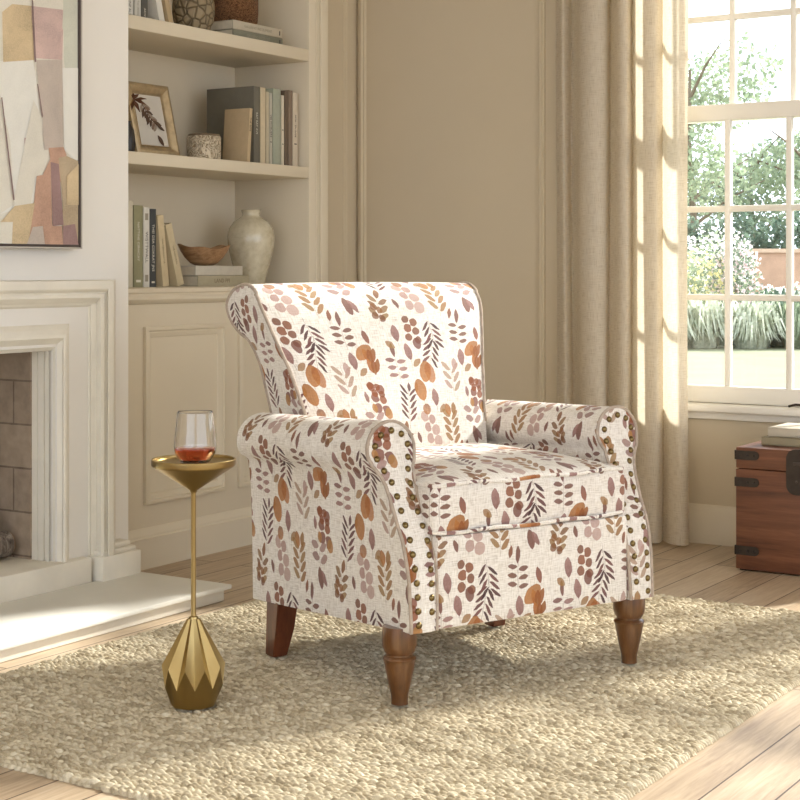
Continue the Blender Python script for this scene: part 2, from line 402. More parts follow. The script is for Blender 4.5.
# ---------------------------------------------------------------- SETTING
WY, CEIL = 5.26, 2.75
XC, XBK, XBR = -3.595, -3.46, -3.31     # corner wall, bookcase front, chimney breast
m=MB(); m.box((-4.2,-2.6,-.1),(3.2,5.5,0)); tag(m.build('floor',M['floor']),kind='structure')
m=MB(); m.box((-4.2,-2.6,CEIL),(3.2,5.5,CEIL+.1)); tag(m.build('ceiling',M['ceiling']),kind='structure')
WX0=x_at(728,WY+.04)-.222; PW=.222
WX1=WX0+6*PW; W2a=WX1+.22; W2b=W2a+6*PW
WZ0,WZ1=.487,2.57
m=MB()
for lo,hi in (((-4.2,WY,0),(WX0-.05,WY+.2,CEIL)),((WX0-.05,WY,0),(W2b+.05,WY+.2,WZ0)),((WX0-.05,WY,WZ1),(W2b+.05,WY+.2,CEIL)),
              ((WX1+.05,WY,WZ0),(W2a-.05,WY+.2,WZ1)),((W2b+.05,WY,0),(3.2,WY+.2,CEIL))): m.box(lo,hi)
tag(m.build('wall_back',M['wallpaint']),kind='structure')
m=MB(); m.box((-4.2,4.86,0),(XC,WY,CEIL)); m.box((-4.2,-2.6,0),(XBR-.15,1.58,CEIL)); tag(m.build('wall_left',M['wallpaint']),kind='structure')
m=MB()
for lo,hi in (((-4.2,-2.7,0),(-3.2,-2.6,CEIL)),((1.9,-2.7,0),(3.2,-2.6,CEIL)),((-3.2,-2.7,0),(1.9,-2.6,.35)),((-3.2,-2.7,2.6),(1.9,-2.6,CEIL))): m.box(lo,hi)
tag(m.build('wall_rear',M['wallpaint']),kind='structure')  # unseen wall; its wide opening is added to let fill light in
m=MB()
for lo,hi in (((3.1,4.5,0),(3.2,5.46,CEIL)),((3.1,-2.7,0),(3.2,-1.9,CEIL)),((3.1,-1.9,2.55),(3.2,4.5,CEIL)),((3.1,-1.9,0),(3.2,4.5,.12))): m.box(lo,hi)
tag(m.build('wall_right',M['wallpaint']),kind='structure')  # unseen wall, its solid ends and opening shaped to steer the side light
# chimney breast with the firebox hole
OY0,OY1,OZ=1.91,3.292,.730
BY1=y_at(128.3,XBR); BY0=2*2.601-BY1
m=MB()
m.box((-4.2,OY1+.012,0),(XBR,BY1,CEIL)); m.box((-4.2,BY0,0),(XBR,OY0-.012,CEIL)); m.box((-4.2,OY0-.012,OZ+.012),(XBR,OY1+.012,CEIL))
tag(m.build('wall_chimney',M['breast']),kind='structure')
# baseboard on the window wall
def board(name,pts_prof,path,mat):
    """sweep (out,z) profile along straight path from p to q, outward normal n"""
    (p,q,n)=path; m=MB()
    def fn(u,v):
        k=v*(len(pts_prof)-1); i=int(round(k)); o,z=pts_prof[i]
        return (p[0]+(q[0]-p[0])*u+n[0]*o, p[1]+(q[1]-p[1])*u+n[1]*o, z)
    m.grid(1,len(pts_prof)-1,fn,smooth=False)
    loop=pts_prof
    for e in (0,1):
        vs=[fn(e,i/(len(loop)-1)) for i in range(len(loop))]; m.add(vs,[list(range(len(vs)))],None,False)
    return m.build(name,mat)
BP=[(0,.001),(.016,.001),(.016,.105),(.012,.110),(.012,.116),(.009,.122),(.006,.134),(0,.138)]
tag(board('baseboard_back',BP,((XC,WY),(2.6,WY),(0,-1)),M['paint']),kind='structure')
tag(board('baseboard_left',BP,((XC,4.87),(XC,WY),(1,0)),M['paint']),kind='structure')
# wall panel mouldings
def panel_frame(m,axis,fixed,a0,a1,z0,z1,w=.03,h=.014,sgn=1,prof=None):
    prof=prof or [(0,0),(0,.55*h),(.18*w,.6*h),(.3*w,h),(.55*w,h),(.72*w,.5*h),(.86*w,.55*h),(1.*w,0)]
    def P(a,z,o): return (fixed+sgn*o,a,z) if axis=='x' else (a,fixed+sgn*o,z)
    rings=[]
    for o,hh in prof:
        rings.append([P(a0+o,z0+o,hh),P(a1-o,z0+o,hh),P(a1-o,z1-o,hh),P(a0+o,z1-o,hh)])
    vs=[v for r in rings for v in r]; fs=[]
    for j in range(len(rings)-1):
        for k in range(4):
            k2=(k+1)%4; fs.append([j*4+k,j*4+k2,(j+1)*4+k2,(j+1)*4+k])
    m.add(vs,fs,None,False)
m=MB(); panel_frame(m,'y',WY,x_at(359,WY),x_at(545.5,WY),.27,2.45,.036,.016,-1); tag(m.build('trim_1',M['wallpaint']),kind='structure')
m=MB(); panel_frame(m,'x',XC,y_at(332,XC)-.1,WY-.07,.27,2.45,.03,.012,1); tag(m.build('trim_2',M['wallpaint']),kind='structure')
# windows
def window(idx,x0):
    x1=x0+6*PW; Yi=WY+.045
    root=empty('window_%d'%idx,((x0+x1)/2,WY+.1,WZ0)); tag(root,kind='structure')
    L=lambda x,y,z:(x-(x0+x1)/2,y-WY-.1,z-WZ0)
    def bx(mm,a,b,bev=.004): mm.box(L(*a),L(*b),bev)
    f=MB()
    bx(f,(x0-.05,WY-.012,WZ0),(x0-.005,WY+.19,WZ1)); bx(f,(x1+.005,WY-.012,WZ0),(x1+.05,WY+.19,WZ1)); bx(f,(x0-.05,WY-.012,WZ1-.03),(x1+.05,WY+.19,WZ1+.05))
    bx(f,(x0-.05,WY+.05,WZ0-.01),(x1+.05,WY+.21,WZ0+.012))
    f.build('window_frame',M['trimwhite'],root)
    s=MB(); bx(s,(x0-.09,WY-.055,.468),(x1+.09,WY+.06,.493),.006); bx(s,(x0-.07,WY-.02,.440),(x1+.07,WY,.468),.004)
    s.build('window_sill',M['trimwhite'],root)
    for nm,y,z0,z1,bot,top in (('lower_sash',Yi,.494,1.547,.060,.056),('upper_sash',Yi+.045,1.491,2.55,.05,.05)):
        q=MB(); d=.018
        bx(q,(x0-.01,y-d,z0),(x0+.03,y+d,z1)); bx(q,(x1-.03,y-d,z0),(x1+.01,y+d,z1))
        bx(q,(x0-.01,y-d,z0),(x1+.01,y+d,z0+bot)); bx(q,(x0-.01,y-d,z1-top),(x1+.01,y+d,z1))
        gz0,gz1=z0+bot,z1-top
        for k in range(1,6): bx(q,(x0+k*PW-.011,y-d*.8,gz0-.005),(x0+k*PW+.011,y+d*.8,gz1+.005),.006)
        for k in (1,2):
            z=gz0+(gz1-gz0)*k/3; bx(q,(x0,y-d*.75,z-.011),(x1,y+d*.75,z+.011),.006)
        so=q.build(nm,M['trimwhite'],root)
        g=MB(); g.box(L(x0+.01,y+.004,gz0-.01),L(x1-.01,y+.008,gz1+.01)); g.build('window_pane',M['pane'],so)
    return root
w1=window(1,WX0); window(2,W2a)  # the second window is unseen, added to widen the incoming sunlight
k=MB(); xl=x_at(803,WY-.02); L0=w1.location
k.tube([(xl-.045-L0.x,WY-.035-L0.y,.500-L0.z),(xl-.02-L0.x,WY-.035-L0.y,.507-L0.z),(xl+.03-L0.x,WY-.03-L0.y,.504-L0.z)],.004,8); k.build('window_stay',M['iron'],w1)
# ---------------------------------------------------------------- FIREPLACE
fp=empty('fireplace_surround',(XBR,(OY0+OY1)/2,0),0,'cream limestone fireplace surround with nested mouldings under the abstract painting','fireplace')
FL=lambda x,y,z:(x-XBR,y-(OY0+OY1)/2,z)
YC=(OY0+OY1)/2
def fp_sweep(name,pts,zb):
    """pts: (px on the right leg, X, header py at px 30)"""
    m=MB(); rows=[]
    for px,X,py in pts:
        Y=y_at(px,X); Yh=y_at(30,X); zt=z_at(py,X,Yh)
        rows.append([FL(X,Y,zb),FL(X,Y,zt),FL(X,2*YC-Y,zt),FL(X,2*YC-Y,zb)])
    for a,b in zip(rows,rows[1:]):
        m.add(a+b,[[0,1,5,4],[1,2,6,5],[2,3,7,6]],None,False)
    return m.build(name,M['stone'],fp,recalc=True)
fp_sweep('outer_moulding',[(115.5,-3.312,280.3),(114.8,-3.255,280.8),(113.5,-3.247,281.5),(109,-3.247,290),(108,-3.251,291.5),(107.6,-3.262,293.3),(105.8,-3.262,294.3),(104,-3.258,296),(101,-3.262,299),(97.5,-3.28,303),(96.5,-3.29,304.5),(91,-3.295,306.5),(90,-3.305,307.5),(85.5,-3.316,309.5),(84.5,-3.322,310.5)],.12)
fp_sweep('frieze',[(84.5,-3.322,310.5),(69,-3.322,325)],.12)
fp_sweep('inner_moulding',[(69,-3.322,325),(69,-3.305,325.7),(68,-3.296,328),(67.2,-3.286,331.5),(65.5,-3.284,336),(63.5,-3.287,339.5),(62,-3.296,342),(57,-3.31,345.5),(53,-3.325,349.5),(52,-3.333,352)],.12)
jm=MB(); rows=[]
for X,d in ((-3.330,0),(-3.345,0),(-3.346,.008),(-3.353,.008),(-3.354,.002),(-3.374,.002),(-3.375,.007),(-3.380,.007),(-3.381,.003),(-3.403,.003)):
    a,b=OY1+d,OY0-d; rows.append([FL(X,a,.12),FL(X,a,OZ+d),FL(X,b,OZ+d),FL(X,b,.12)])
for a,b in zip(rows,rows[1:]): jm.add(a+b,[[0,1,5,4],[1,2,6,5],[2,3,7,6]],None,False)
jm.build('jamb',M['stone'],fp)
# kerb and plinths
k=MB(); KX=-3.275
k.box(FL(XBR-.35,OY0-.30,.001),FL(KX,OY1+.12,.120),.004); k.build('kerb',M['stone'],fp)
for s in (1,-1):
    p=MB(); ys=[y_at(99,-3.262),y_at(137,-3.262)]
    if s<0: ys=[2*YC-y for y in ys]
    ys.sort(); p.box(FL(XBR-.02,ys[0],.001),FL(-3.245,ys[1],.120),.004)
    p.box(FL(XBR-.02,ys[0]+.01,.119),FL(-3.256,ys[1]-.008,.134),.006); p.box(FL(XBR-.02,ys[0]+.05,.133),FL(-3.268,ys[1]-.02,.150),.006)
    p.build('plinth_block',M['stone'],fp)
fb=MB(); x0,x1=-4.0,-3.402
fb.box(FL(x0,OY1-.004,.12),FL(x1,OY1+.1,.9)); fb.box(FL(x0,OY0-.1,.12),FL(x1,OY0+.004,.9)); fb.box(FL(x0-.1,OY0-.1,.12),FL(x0,OY1+.1,.9)); fb.box(FL(x0,OY0-.1,.80),FL(x1,OY1+.1,.9))
fb.build('firebox',M['brick'],fp)
h=empty('hearth',((-3.28-2.912)/2,(1.6+3.61)/2,0),0,'pale polished stone hearth slab on the floor below the fireplace','hearth')
hl=lambda x,y,z:(x-h.location.x,y-h.location.y,z)
s=MB(); s.box(hl(-3.274,1.62,.035),hl(-2.905,3.605,.049),.004); s.build('slab',M['marble'],h)
s=MB(); s.box(hl(-3.274,1.63,.001),hl(-2.922,3.59,.0345),.003); s.build('base',M['stone'],h)
# logs
def bark(c1,c2): 
    t=NT('birch_bark'); v=t.coord('Object',scale=(14,14,3)); n=t.noise(v,6,6,.7,1.); return t.fin(t.ramp(n,[(.3,c1),(.55,c2),(.75,srgb(196,184,166))]),.9,0,t.bump(n,1.,.01))
M['bark']=bark(srgb(60,50,44),srgb(140,126,112))
def log(name,p,q,r,label):
    p=Vector(p);q=Vector(q);c=(p+q)/2
    root=empty(name,(c.x,c.y,min(p.z,q.z)-r),0,label,'log','firewood logs in the fireplace')
    o=Vector(root.location); m=MB(); pts=[p+(q-p)*t/10-o+Vector((random.uniform(-.004,.004),random.uniform(-.004,.004),random.uniform(-.003,.003))) for t in range(11)]
    if True:
        m.tube(pts,lambda t:r*(.94+.1*math.sin(t*9+r*90)),14); m.build('bark',M['bark'],root)
    e=MB(); d=(q-p).normalized(); e.tube([q-o+d*.0005,q-o+d*.004],r*.9,14); e.build('cut_end',M['bowlwood'],root)
gx=-3.505
log('log',(gx-.02,2.45,.164),(gx+.035,3.258,.164),.041,'pale barked log lying lowest on the firebox floor')
log('log',(gx-.13,2.40,.1625),(gx-.085,3.23,.1625),.0405,'log lying on the firebox floor behind the front log')
log('log',(gx-.09,2.5,.232),(gx-.005,3.225,.236),.038,'grey barked log resting on top of the other logs')
# painting
PX=-3.262
py1=y_at(82,PX); pz0=z_at(249,PX,py1); py0=py1-.95; pz1=pz0+.95
pt=empty('abstract_painting',(XBR,(py0+py1)/2,pz0),0,'abstract watercolour painting of cream, rust and plum patches above the fireplace','painting')
pl=lambda x,y,z:(x-XBR,y-(py0+py1)/2,z-pz0)
f=MB(); e=.012
for a,b in (((XBR,py1-e,pz0),(PX,py1,pz1)),((XBR,py0,pz0),(PX,py0+e,pz1)),((XBR,py0,pz0),(PX,py1,pz0+e)),((XBR,py0,pz1-e),(PX,py1,pz1))):
    f.box(pl(*a),pl(*b),.0015)
f.build('frame',M['darkedge'],pt)
f=MB()
for a,b in (((PX-.003,py1-.005,pz0),(PX+.0015,py1-.0005,pz1)),((PX-.003,py0,pz0),(PX+.0015,py1,pz0+.0045))):
    f.box(pl(*a),pl(*b))
f.build('frame_edge',M['silver'],pt)
def wash(name,c,var=.16,gran=300):
    t=NT(name); v=t.coord('Object'); n=t.noise(v,7,5,.6,.8); g=t.noise(v,gran,3)
    f=t.m('ADD',t.m('MULTIPLY',n,.6),t.m('MULTIPLY',g,.4))
    return t.fin(t.ramp(f,[(.3,tuple(x*(1-var*2.) for x in c)),(.5,c),(.7,tuple(min(1,x*(1+var)+.02) for x in c))]),.85,0,t.bump(g,.15,.001))
WC=[wash('wash_cream',srgb(224,218,204),.07),wash('wash_sage',srgb(206,206,190),.08),wash('wash_pink',srgb(208,180,172),.2),wash('wash_ochre',srgb(206,184,148),.2),
    wash('wash_rust',srgb(194,156,134),.16),wash('wash_plum',srgb(158,128,124),.14),wash('wash_tan',srgb(184,164,136),.16),wash('wash_taupe',srgb(196,182,170),.1),wash('wash_white',srgb(232,229,220),.04),wash('wash_line',srgb(140,116,112),.2)]
cv=MB(); cx=PX-.006
cv.box(pl(XBR+.002,py0+e,pz0+e),pl(cx,py1-e,pz1-e),0,mi=0)
nl=[0]
def patch(mi,pts,base=None):   # pts in photo px (this picture's own drawing), placed on the canvas plane
    nl[0]+=1; X=cx+.0004*nl[0]*.5
    q=[]
    for px,pyy in pts:
        Y=min(py1-e,y_at(px,cx)); q.append((Y,max(pz0+e,min(pz1-e,z_at(pyy,cx,Y)))))
    cv.poly(q,lambda a,b:pl(X,a,b),mi=mi)
patch(1,[(62,-80),(84,-80),(84,158),(64,62)]); patch(8,[(-40,62),(33,60),(39,100),(40,150),(33,205),(0,214),(-40,214)]); patch(0,[(-40,70),(0,95),(10,140),(14,204),(0,214),(-40,214)])
patch(3,[(2,12),(12,4),(32,6),(34,60),(3,62)]); patch(2,[(31,6),(64,10),(63,28),(62,60),(34,58)]); patch(1,[(66,-60),(78,-60),(64,32),(62,28)])
patch(7,[(36,60),(62,60),(63,148),(44,150),(41,118)]); patch(8,[(62,68),(84,68),(84,160),(76,161),(64,150)])
patch(2,[(24,138),(34,136),(34,150),(24,152)])
patch(0,[(33,100),(42,118),(42,176),(35,176),(30,206),(12,206)])
patch(4,[(48,148),(63,147),(66,155),(62,186),(50,162)]); patch(6,[(58,158),(66,156),(80,161),(84,161),(84,250),(62,250),(62,200)]); patch(4,[(36,176),(42,175),(50,158),(52,250),(27,250),(33,206)])
patch(5,[(50,162),(58,164),(61,200),(63,225),(52,226)]); patch(3,[(0,222),(14,206),(34,203),(31,222)]); patch(0,[(-40,224),(12,222),(12,250),(-40,250)]); patch(3,[(12,222),(31,222),(27,246),(11,250)]); patch(7,[(32,227),(42,226),(44,250),(26,250)]); patch(4,[(43,226),(61,226),(62,250),(44,250)]); patch(5,[(62,226),(74,224),(78,250),(62,250)]); patch(3,[(66,176),(80,164),(83,205),(66,205)])
patch(9,[(30.8,0),(32,0),(35.2,62),(33.6,62)]); patch(9,[(36,84),(37,84),(42,116),(41,118)]); patch(9,[(0,98),(1,97),(13.5,200),(12,200)])
cv.build('canvas',WC,pt)
# ---------------------------------------------------------------- BOOKCASE
BY_L,BY_R,BY_O=BY1+.004,4.745,4.857
XB=-3.81
bc=empty('built_in_bookcase',(XBK,(BY_L+BY_O)/2,0),0,'cream built-in bookcase with open shelves above panelled cupboard fronts','bookcase')
bl=lambda x,y,z:(x-XBK,y-(BY_L+BY_O)/2,z)
SH1,SH2,LG=1.781,1.344,.907
def part(name,boxes,bev=.003,mat='paint',parent=bc):
    q=MB()
    for a,b in boxes: q.box(bl(*a),bl(*b),bev)
    return q.build(name,M[mat],parent)
part('back_panel',[((XB-.03,BY_L,.9),(XB,BY_O,CEIL-.02))],0)
sp=part('side_panel',[((XB-.02,BY_R,.0),(XBK,BY_O,CEIL-.02))],.004)
q=MB()
for ya,yb,o in ((BY_R+.045,BY_R+.052,.004),(BY_R+.056,BY_R+.064,.004),(BY_R+.066,BY_O,.009)): q.box(bl(XBK-.002,ya,0),bl(XBK+o,yb,CEIL-.02),.003)
q.build('stile_moulding',M['paint'],sp)
part('side_panel',[((XB-.02,BY_L,.0),(XBK,BY_L+.02,CEIL-.02))],.003)
part('shelf',[((XB,BY_L+.02,SH1-.045),(XBK,BY_R,SH1))],.003); part('shelf',[((XB,BY_L+.02,SH2-.041),(XBK,BY_R,SH2))],.003)
part('shelf',[((XB,BY_L+.02,2.24),(XBK,BY_R,2.285))],.003); part('header',[((XB,BY_L,2.45),(XBK,BY_O,CEIL-.02))],.003)
lg=MB(); LP=[(-.37,LG),(.014,LG),(.020,LG-.004),(.020,LG-.016),(.014,LG-.020),(.014,LG-.026),(.020,LG-.031),(.022,LG-.039),(.016,LG-.048),(.006,LG-.053),(0,LG-.055),(-.37,LG-.055)]
vs=[bl(XBK+o,yy,z) for yy in (BY_L,BY_R+.005) for o,z in LP]; n=len(LP)
lg.add(vs,[[i,(i+1)%n,n+(i+1)%n,n+i] for i in range(n)]+[list(range(n))[::-1],list(range(n,2*n))],None,False); lg.build('ledge',M['paint'],bc)
fpn=part('front_panel',[((XB,BY_L,.0),(XBK,BY_R+.002,LG-.05))],.002)
for a,b in ((143,223.5),(237.5,318)):
    ya,yb=y_at(a,XBK),y_at(b,XBK); q=MB()
    za=z_at(504.6,XBK,y_at(144.6,XBK)); zb=z_at(327,XBK,y_at(144,XBK))
    panel_frame(q,'x',XBK-XBK,ya-(BY_L+BY_O)/2,yb-(BY_L+BY_O)/2,za,zb,.036,.014,1,[(0,0),(0,.012),(.004,.015),(.012,.015),(.016,.009),(.021,.011),(.030,.006),(.036,0)])
    q.build('panel_moulding',M['paint'],fpn)
q=MB(); pr=[(0,.0),(.018,.0),(.018,.098),(.013,.103),(.013,.109),(.009,.115),(.005,.126),(0,.130)]
vs=[bl(XBK+o,yy,z) for yy in (BY_L,BY_O+.004) for o,z in pr]; n=len(pr)
q.add(vs,[[i,i+1,n+i+1,n+i] for i in range(n-1)]+[list(range(n))[::-1],list(range(n,2*n))],None,False); q.build('plinth',M['paint'],bc)
# ---------------------------------------------------------------- BOOKS
def text_mesh(s,size,name,mat,parent,M4,extr=.0002):
    cu=bpy.data.curves.new('txt','FONT'); cu.body=s; cu.size=size; cu.align_x='CENTER'; cu.align_y='CENTER'; cu.extrude=extr; cu.resolution_u=2
    o=bpy.data.objects.new('txt',cu); C.objects.link(o); bpy.context.view_layer.update()
    me=bpy.data.meshes.new_from_object(o.evaluated_get(bpy.context.evaluated_depsgraph_get()))
    bpy.data.objects.remove(o); bpy.data.curves.remove(cu)
    me.transform(M4); me.materials.clear(); me.materials.append(mat); me.name=name
    return link(bpy.data.objects.new(name,me),parent)
CC={}
def ccol(rgb):
    k=tuple(rgb)
    if k not in CC: CC[k]=cloth('book_cloth',srgb(*rgb),.15)
    return CC[k]
INK={'d':plain('dark_ink',srgb(70,64,58),.6),'w':plain('pale_ink',srgb(222,216,200),.6),'g':plain('grey_ink',srgb(150,142,126),.6),'t':plain('tan_ink',srgb(122,104,78),.6)}
def book(loc,t,d,h,col,label,group=None,title=None,ink='d',tsize=None,tz=.5,tilt=0,rz=0,flat=False,marks=(),lying=False):
    """upright: spine on the local x=0 plane facing +x, thickness along +y. lying: thickness along z, spine faces +x, length along y"""
    r=empty('book',loc,rz,label,'book',group); r.rotation_euler=(tilt,0,rz)
    c=.0025; cv=MB(); pg=MB()
    # local frame in (x depth, y thickness, z height); lying swaps y and z
    sw=(lambda p:(p[0],p[2],p[1])) if lying else (lambda p:p)
    def B(mb,a,b,bev): 
        a=sw(a);b=sw(b); mb.box(a,b,bev)
    B(cv,(-d,0,0),(0,c,h),.0008); B(cv,(-d,t-c,0),(0,t,h),.0008); B(cv,(-c*1.2,0,0),(.0008,t,h),.0012)
    B(pg,(-d+.004,c,.003),(-c,t-c,h-.003),0)
    cv.build('cover',ccol(col),r); pg.build('pages',M['paper'],r)
    sz=tsize or t*.62
    if title:
        if lying: mt=Matrix(((0,0,1,.0011),(1,0,0,h*tz),(0,1,0,t/2),(0,0,0,1)))
        else: mt=Matrix(((0,0,1,.0011),(0,1,0,t/2),(-1,0,0,h*tz),(0,0,0,1)))
        text_mesh(title,sz,'spine_lettering',INK[ink],r,mt)
    for (zz,hh,kk) in marks:
        q=MB(); 
        if lying: q.box((.0006,h*zz,t*.25),(.0013,h*zz+hh,t*.75))
        else: q.box((.0006,t*.25,h*zz),(.0013,t*.75,h*zz+hh))
        q.build('spine_mark',INK[kk],r)
    return r
XS=-3.495
Yp=lambda px,X=XS:y_at(px,X)
G1='books standing on the lower open shelf'
def up(px0,px1,ytop,z,d,col,label,group,X=XS,**kw):
    y0,y1=Yp(px0,X),Yp(px1,X); h=z_at(ytop,X,(y0+y1)/2)-z
    return book((X,y0,z+.0005),(y1-y0)-.0012,d,h,col,label,group,**kw)
up(125.5,133,201,LG,.16,(206,196,174),'cream book partly hidden at the far left end of the lower shelf',G1)
up(133.6,143,205.5,LG,.17,(148,144,112),'olive green upright book on the lower shelf',G1,title='NATTINE CIRNCAY',ink='w',tsize=.0145,tz=.56,marks=((.06,.008,'w'),))
up(143.4,149.7,207.5,LG,.16,(214,210,200),'white upright book with black spine lettering on the lower shelf',G1,title='WISTTWALL',ink='d',tsize=.018,tz=.5,marks=((.84,.022,'g'),(.07,.022,'g')))
up(150,156.2,209,LG,.17,(70,72,72),'charcoal upright book with pale spine lettering on the lower shelf',G1,title='THEI DSA COKRAT JNS',ink='w',tsize=.0150,tz=.5,marks=((.05,.006,'w'),))
def leaning(px0b,px1b,pxt,ytop,z,d,col,label,group,X=XS,**kw):
    y0=Yp(px0b,X); y1=Yp(px1b,X); t=(y1-y0); yt=Yp(pxt,X); zt=z_at(ytop,X,yt)-z; a=math.atan2(y0-yt,zt)
    t*=math.cos(a)
    # rest the lower edge on the shelf: leaning to -y, pivot at the corner y0
    return book((X,y0,z+.0006),t,d,zt/math.cos(a),col,label,group,tilt=a,**kw)
leaning(163,169.3,157,216,LG,.15,(206,188,152),'tan book leaning left against the charcoal book on the lower shelf',G1,title='· VNKTERNKAKTIA ·',ink='t',tsize=.0105)
leaning(178,184.5,165.4,225.5,LG,.14,(200,184,150),'shorter tan book leaning most, beside the stacked books on the lower shelf',G1,title='· THE NATURAL ·',ink='t',tsize=.010)
# lying stack on the lower shelf (spines face the room)
X2=-3.50; ya,yb=Yp(198,X2),Yp(249,X2); tk=.036
book((X2,ya,LG+.0005),tk,.15,yb-ya,(170,160,134),'beige book lying at the bottom of the pair under the wooden bowl','books lying on the lower shelf',title='LAND PPI',ink='t',tsize=.02,tz=.46,lying=True)
ya,yb=Yp(195.5,X2-.004),Yp(242.5,X2-.004)
book((X2-.004,ya,LG+.0015+tk),.033,.14,yb-ya,(196,188,172),'pale book lying on top of the pair under the wooden bowl','books lying on the lower shelf',lying=True)
zb=LG+.0020+tk+.033
# wooden bowl
bx,by=X2-.075,Yp(204,X2-.075)+.0
bw=MB(); random.seed(3)
def wobble(a,z): return 1+.05*math.sin(2*a+.6)+.035*math.sin(3*a+1.1)+.02*math.sin(5*a)
prof=[(.0,0),(.030,.001),(.046,.010),(.064,.028),(.078,.048),(.087,.066),(.084,.067),(.074,.050),(.058,.030),(.040,.014),(.0,.008)]
bw.lathe(prof,48,squash=lambda a,z:wobble(a,z))
for i,v in enumerate(bw.v):
    a=math.atan2(v[1],v[0]); k=max(0,(v[2]-.02)/.05)
    bw.v[i]=(v[0],v[1],v[2]+k*(.007*math.sin(2*a-.4)+.004*math.sin(5*a)))
o=bw.build('wooden_bowl',M['bowlwood'],weld=True); o.location=(bx,by,zb); tag(o,'rough carved wooden bowl on two lying books on the lower shelf','bowl')
# large vase
def glaze():
    t=NT('crackle_cream_glaze'); v=t.coord('Object'); n=t.noise(v,9,5,.6,.6); s=t.noise(v,60,3)
    c=t.ramp(t.m('ADD',t.m('MULTIPLY',n,.75),t.m('MULTIPLY',s,.25)),[(.3,srgb(172,160,132)),(.5,srgb(204,194,168)),(.7,srgb(222,214,192))])
    return t.fin(c,.22,0,t.bump(n,.15,.003),**{'Coat Weight':.4})
M['glaze']=glaze()
vx=-3.60; vy=y_at(251,vx); vz=lambda p:z_at(p,vx,vy)-LG
pxm=fwd(vx,vy)/F
prof=[(.001,.0),(13*pxm,.0),(14*pxm,.006),(16.5*pxm,.05),(20.5*pxm,.105),(23.2*pxm,.155),(23.6*pxm,.185),(22*pxm,.215),(17.5*pxm,.240),(12*pxm,.254),(9.2*pxm,.262),(8.6*pxm,.270),(9.4*pxm,.279),(9.8*pxm,.283),(9.0*pxm,.286),(7.2*pxm,.280),(6.8*pxm,.262),(9*pxm,.24)]
vv=MB(); sc=vz(210)/.286; vv.lathe([(r,z*sc) for r,z in prof],48); o=vv.build('vase',M['glaze'],weld=True); o.location=(vx,vy,LG+.0005)
tag(o,'large cream glazed vase with a narrow neck on the lower shelf','vase')
# ---- middle shelf
XF=-3.575
fy0,fy1=y_at(137.5,XF),y_at(180.5,XF); fw=fy1-fy0; fh=.252; tl=math.radians(-13)
fr=empty('photo_frame',(XF,(fy0+fy1)/2,SH2+.0068),0,'gilt picture frame with a brown leaf print leaning on the middle shelf','photo frame'); fr.rotation_euler=(0,tl,0)
q=MB(); wq=.037
PRF=[(0,-.028),(0,.0),(.004,.004),(.014,.006),(.026,-.002),(.031,-.008),(.033,-.004),(.037,-.010),(.037,-.028)]
rings=[]
for o_,hh in PRF: rings.append([(hh,-fw/2+o_,o_),(hh,fw/2-o_,o_),(hh,fw/2-o_,fh-o_),(hh,-fw/2+o_,fh-o_)])
vs=[v for r in rings for v in r]; fs=[]
for j in range(len(rings)-1):
    for k in range(4): k2=(k+1)%4; fs.append([j*4+k,j*4+k2,(j+1)*4+k2,(j+1)*4+k])
q.add(vs,fs,None,False); q.build('frame_moulding',M['gold'],fr)
q=MB(); q.box((-.026,-fw/2+.004,.004),(-.020,fw/2-.004,fh-.004)); q.box((-.020,-fw/2+wq-.004,wq-.004),(-.012,fw/2-wq+.004,fh-wq+.004))
pr_=q.build('print_paper',plain('print_paper',srgb(206,200,190),.8,var=.04),fr)
lf=MB(); random.seed(11)
def leaf_poly(mb,cy,cz,a,L,w,x,mi=0):
    loop=[]
    for k in range(9): t=k/8; loop.append((t*L,w*math.sin(PI*t)**.8))
    for k in range(7,0,-1): t=k/8; loop.append((t*L,-w*math.sin(PI*t)**.8))
    ca,sa=math.cos(a),math.sin(a)
    mb.poly(loop,lambda p,r:(x,cy+p*ca-r*sa,cz+p*sa+r*ca),mi=mi)
stem=[(-.030+.055*t,fh-.070-.10*t+.03*t*t) for t in [i/8 for i in range(9)]]
for i,(sy,sz) in enumerate(stem):
    for sd in (1,-1):
        leaf_poly(lf,sy,sz,-1.2+sd*(.75+.2*random.random())+random.uniform(-.2,.2),.030+.014*random.random(),.0065,-.0112+.0001*i+.00005*sd,mi=random.choice((0,0,1,2)))
leaf_poly(lf,.022,.075,-1.0,.045,.010,-.0105,0)
lf.tube([(-.0112,a,b) for a,b in stem],.0012,6,mi=0)
lf.build('leaf_drawing',[plain('drawn_brown',srgb(84,62,48),.8),plain('drawn_mid_brown',srgb(128,102,84),.8),plain('drawn_grey',srgb(150,134,118),.8)],pr_)
q=MB(); q.box((-.052,-.02,.01),(-.046,.02,.16)); 
q=MB(); a0=Vector((-.027,0,.17)); a1=Vector((-.075,0,.022)); q.tube([a0,a1],.006,6); q.build('easel_leg',M['darkedge'],fr)
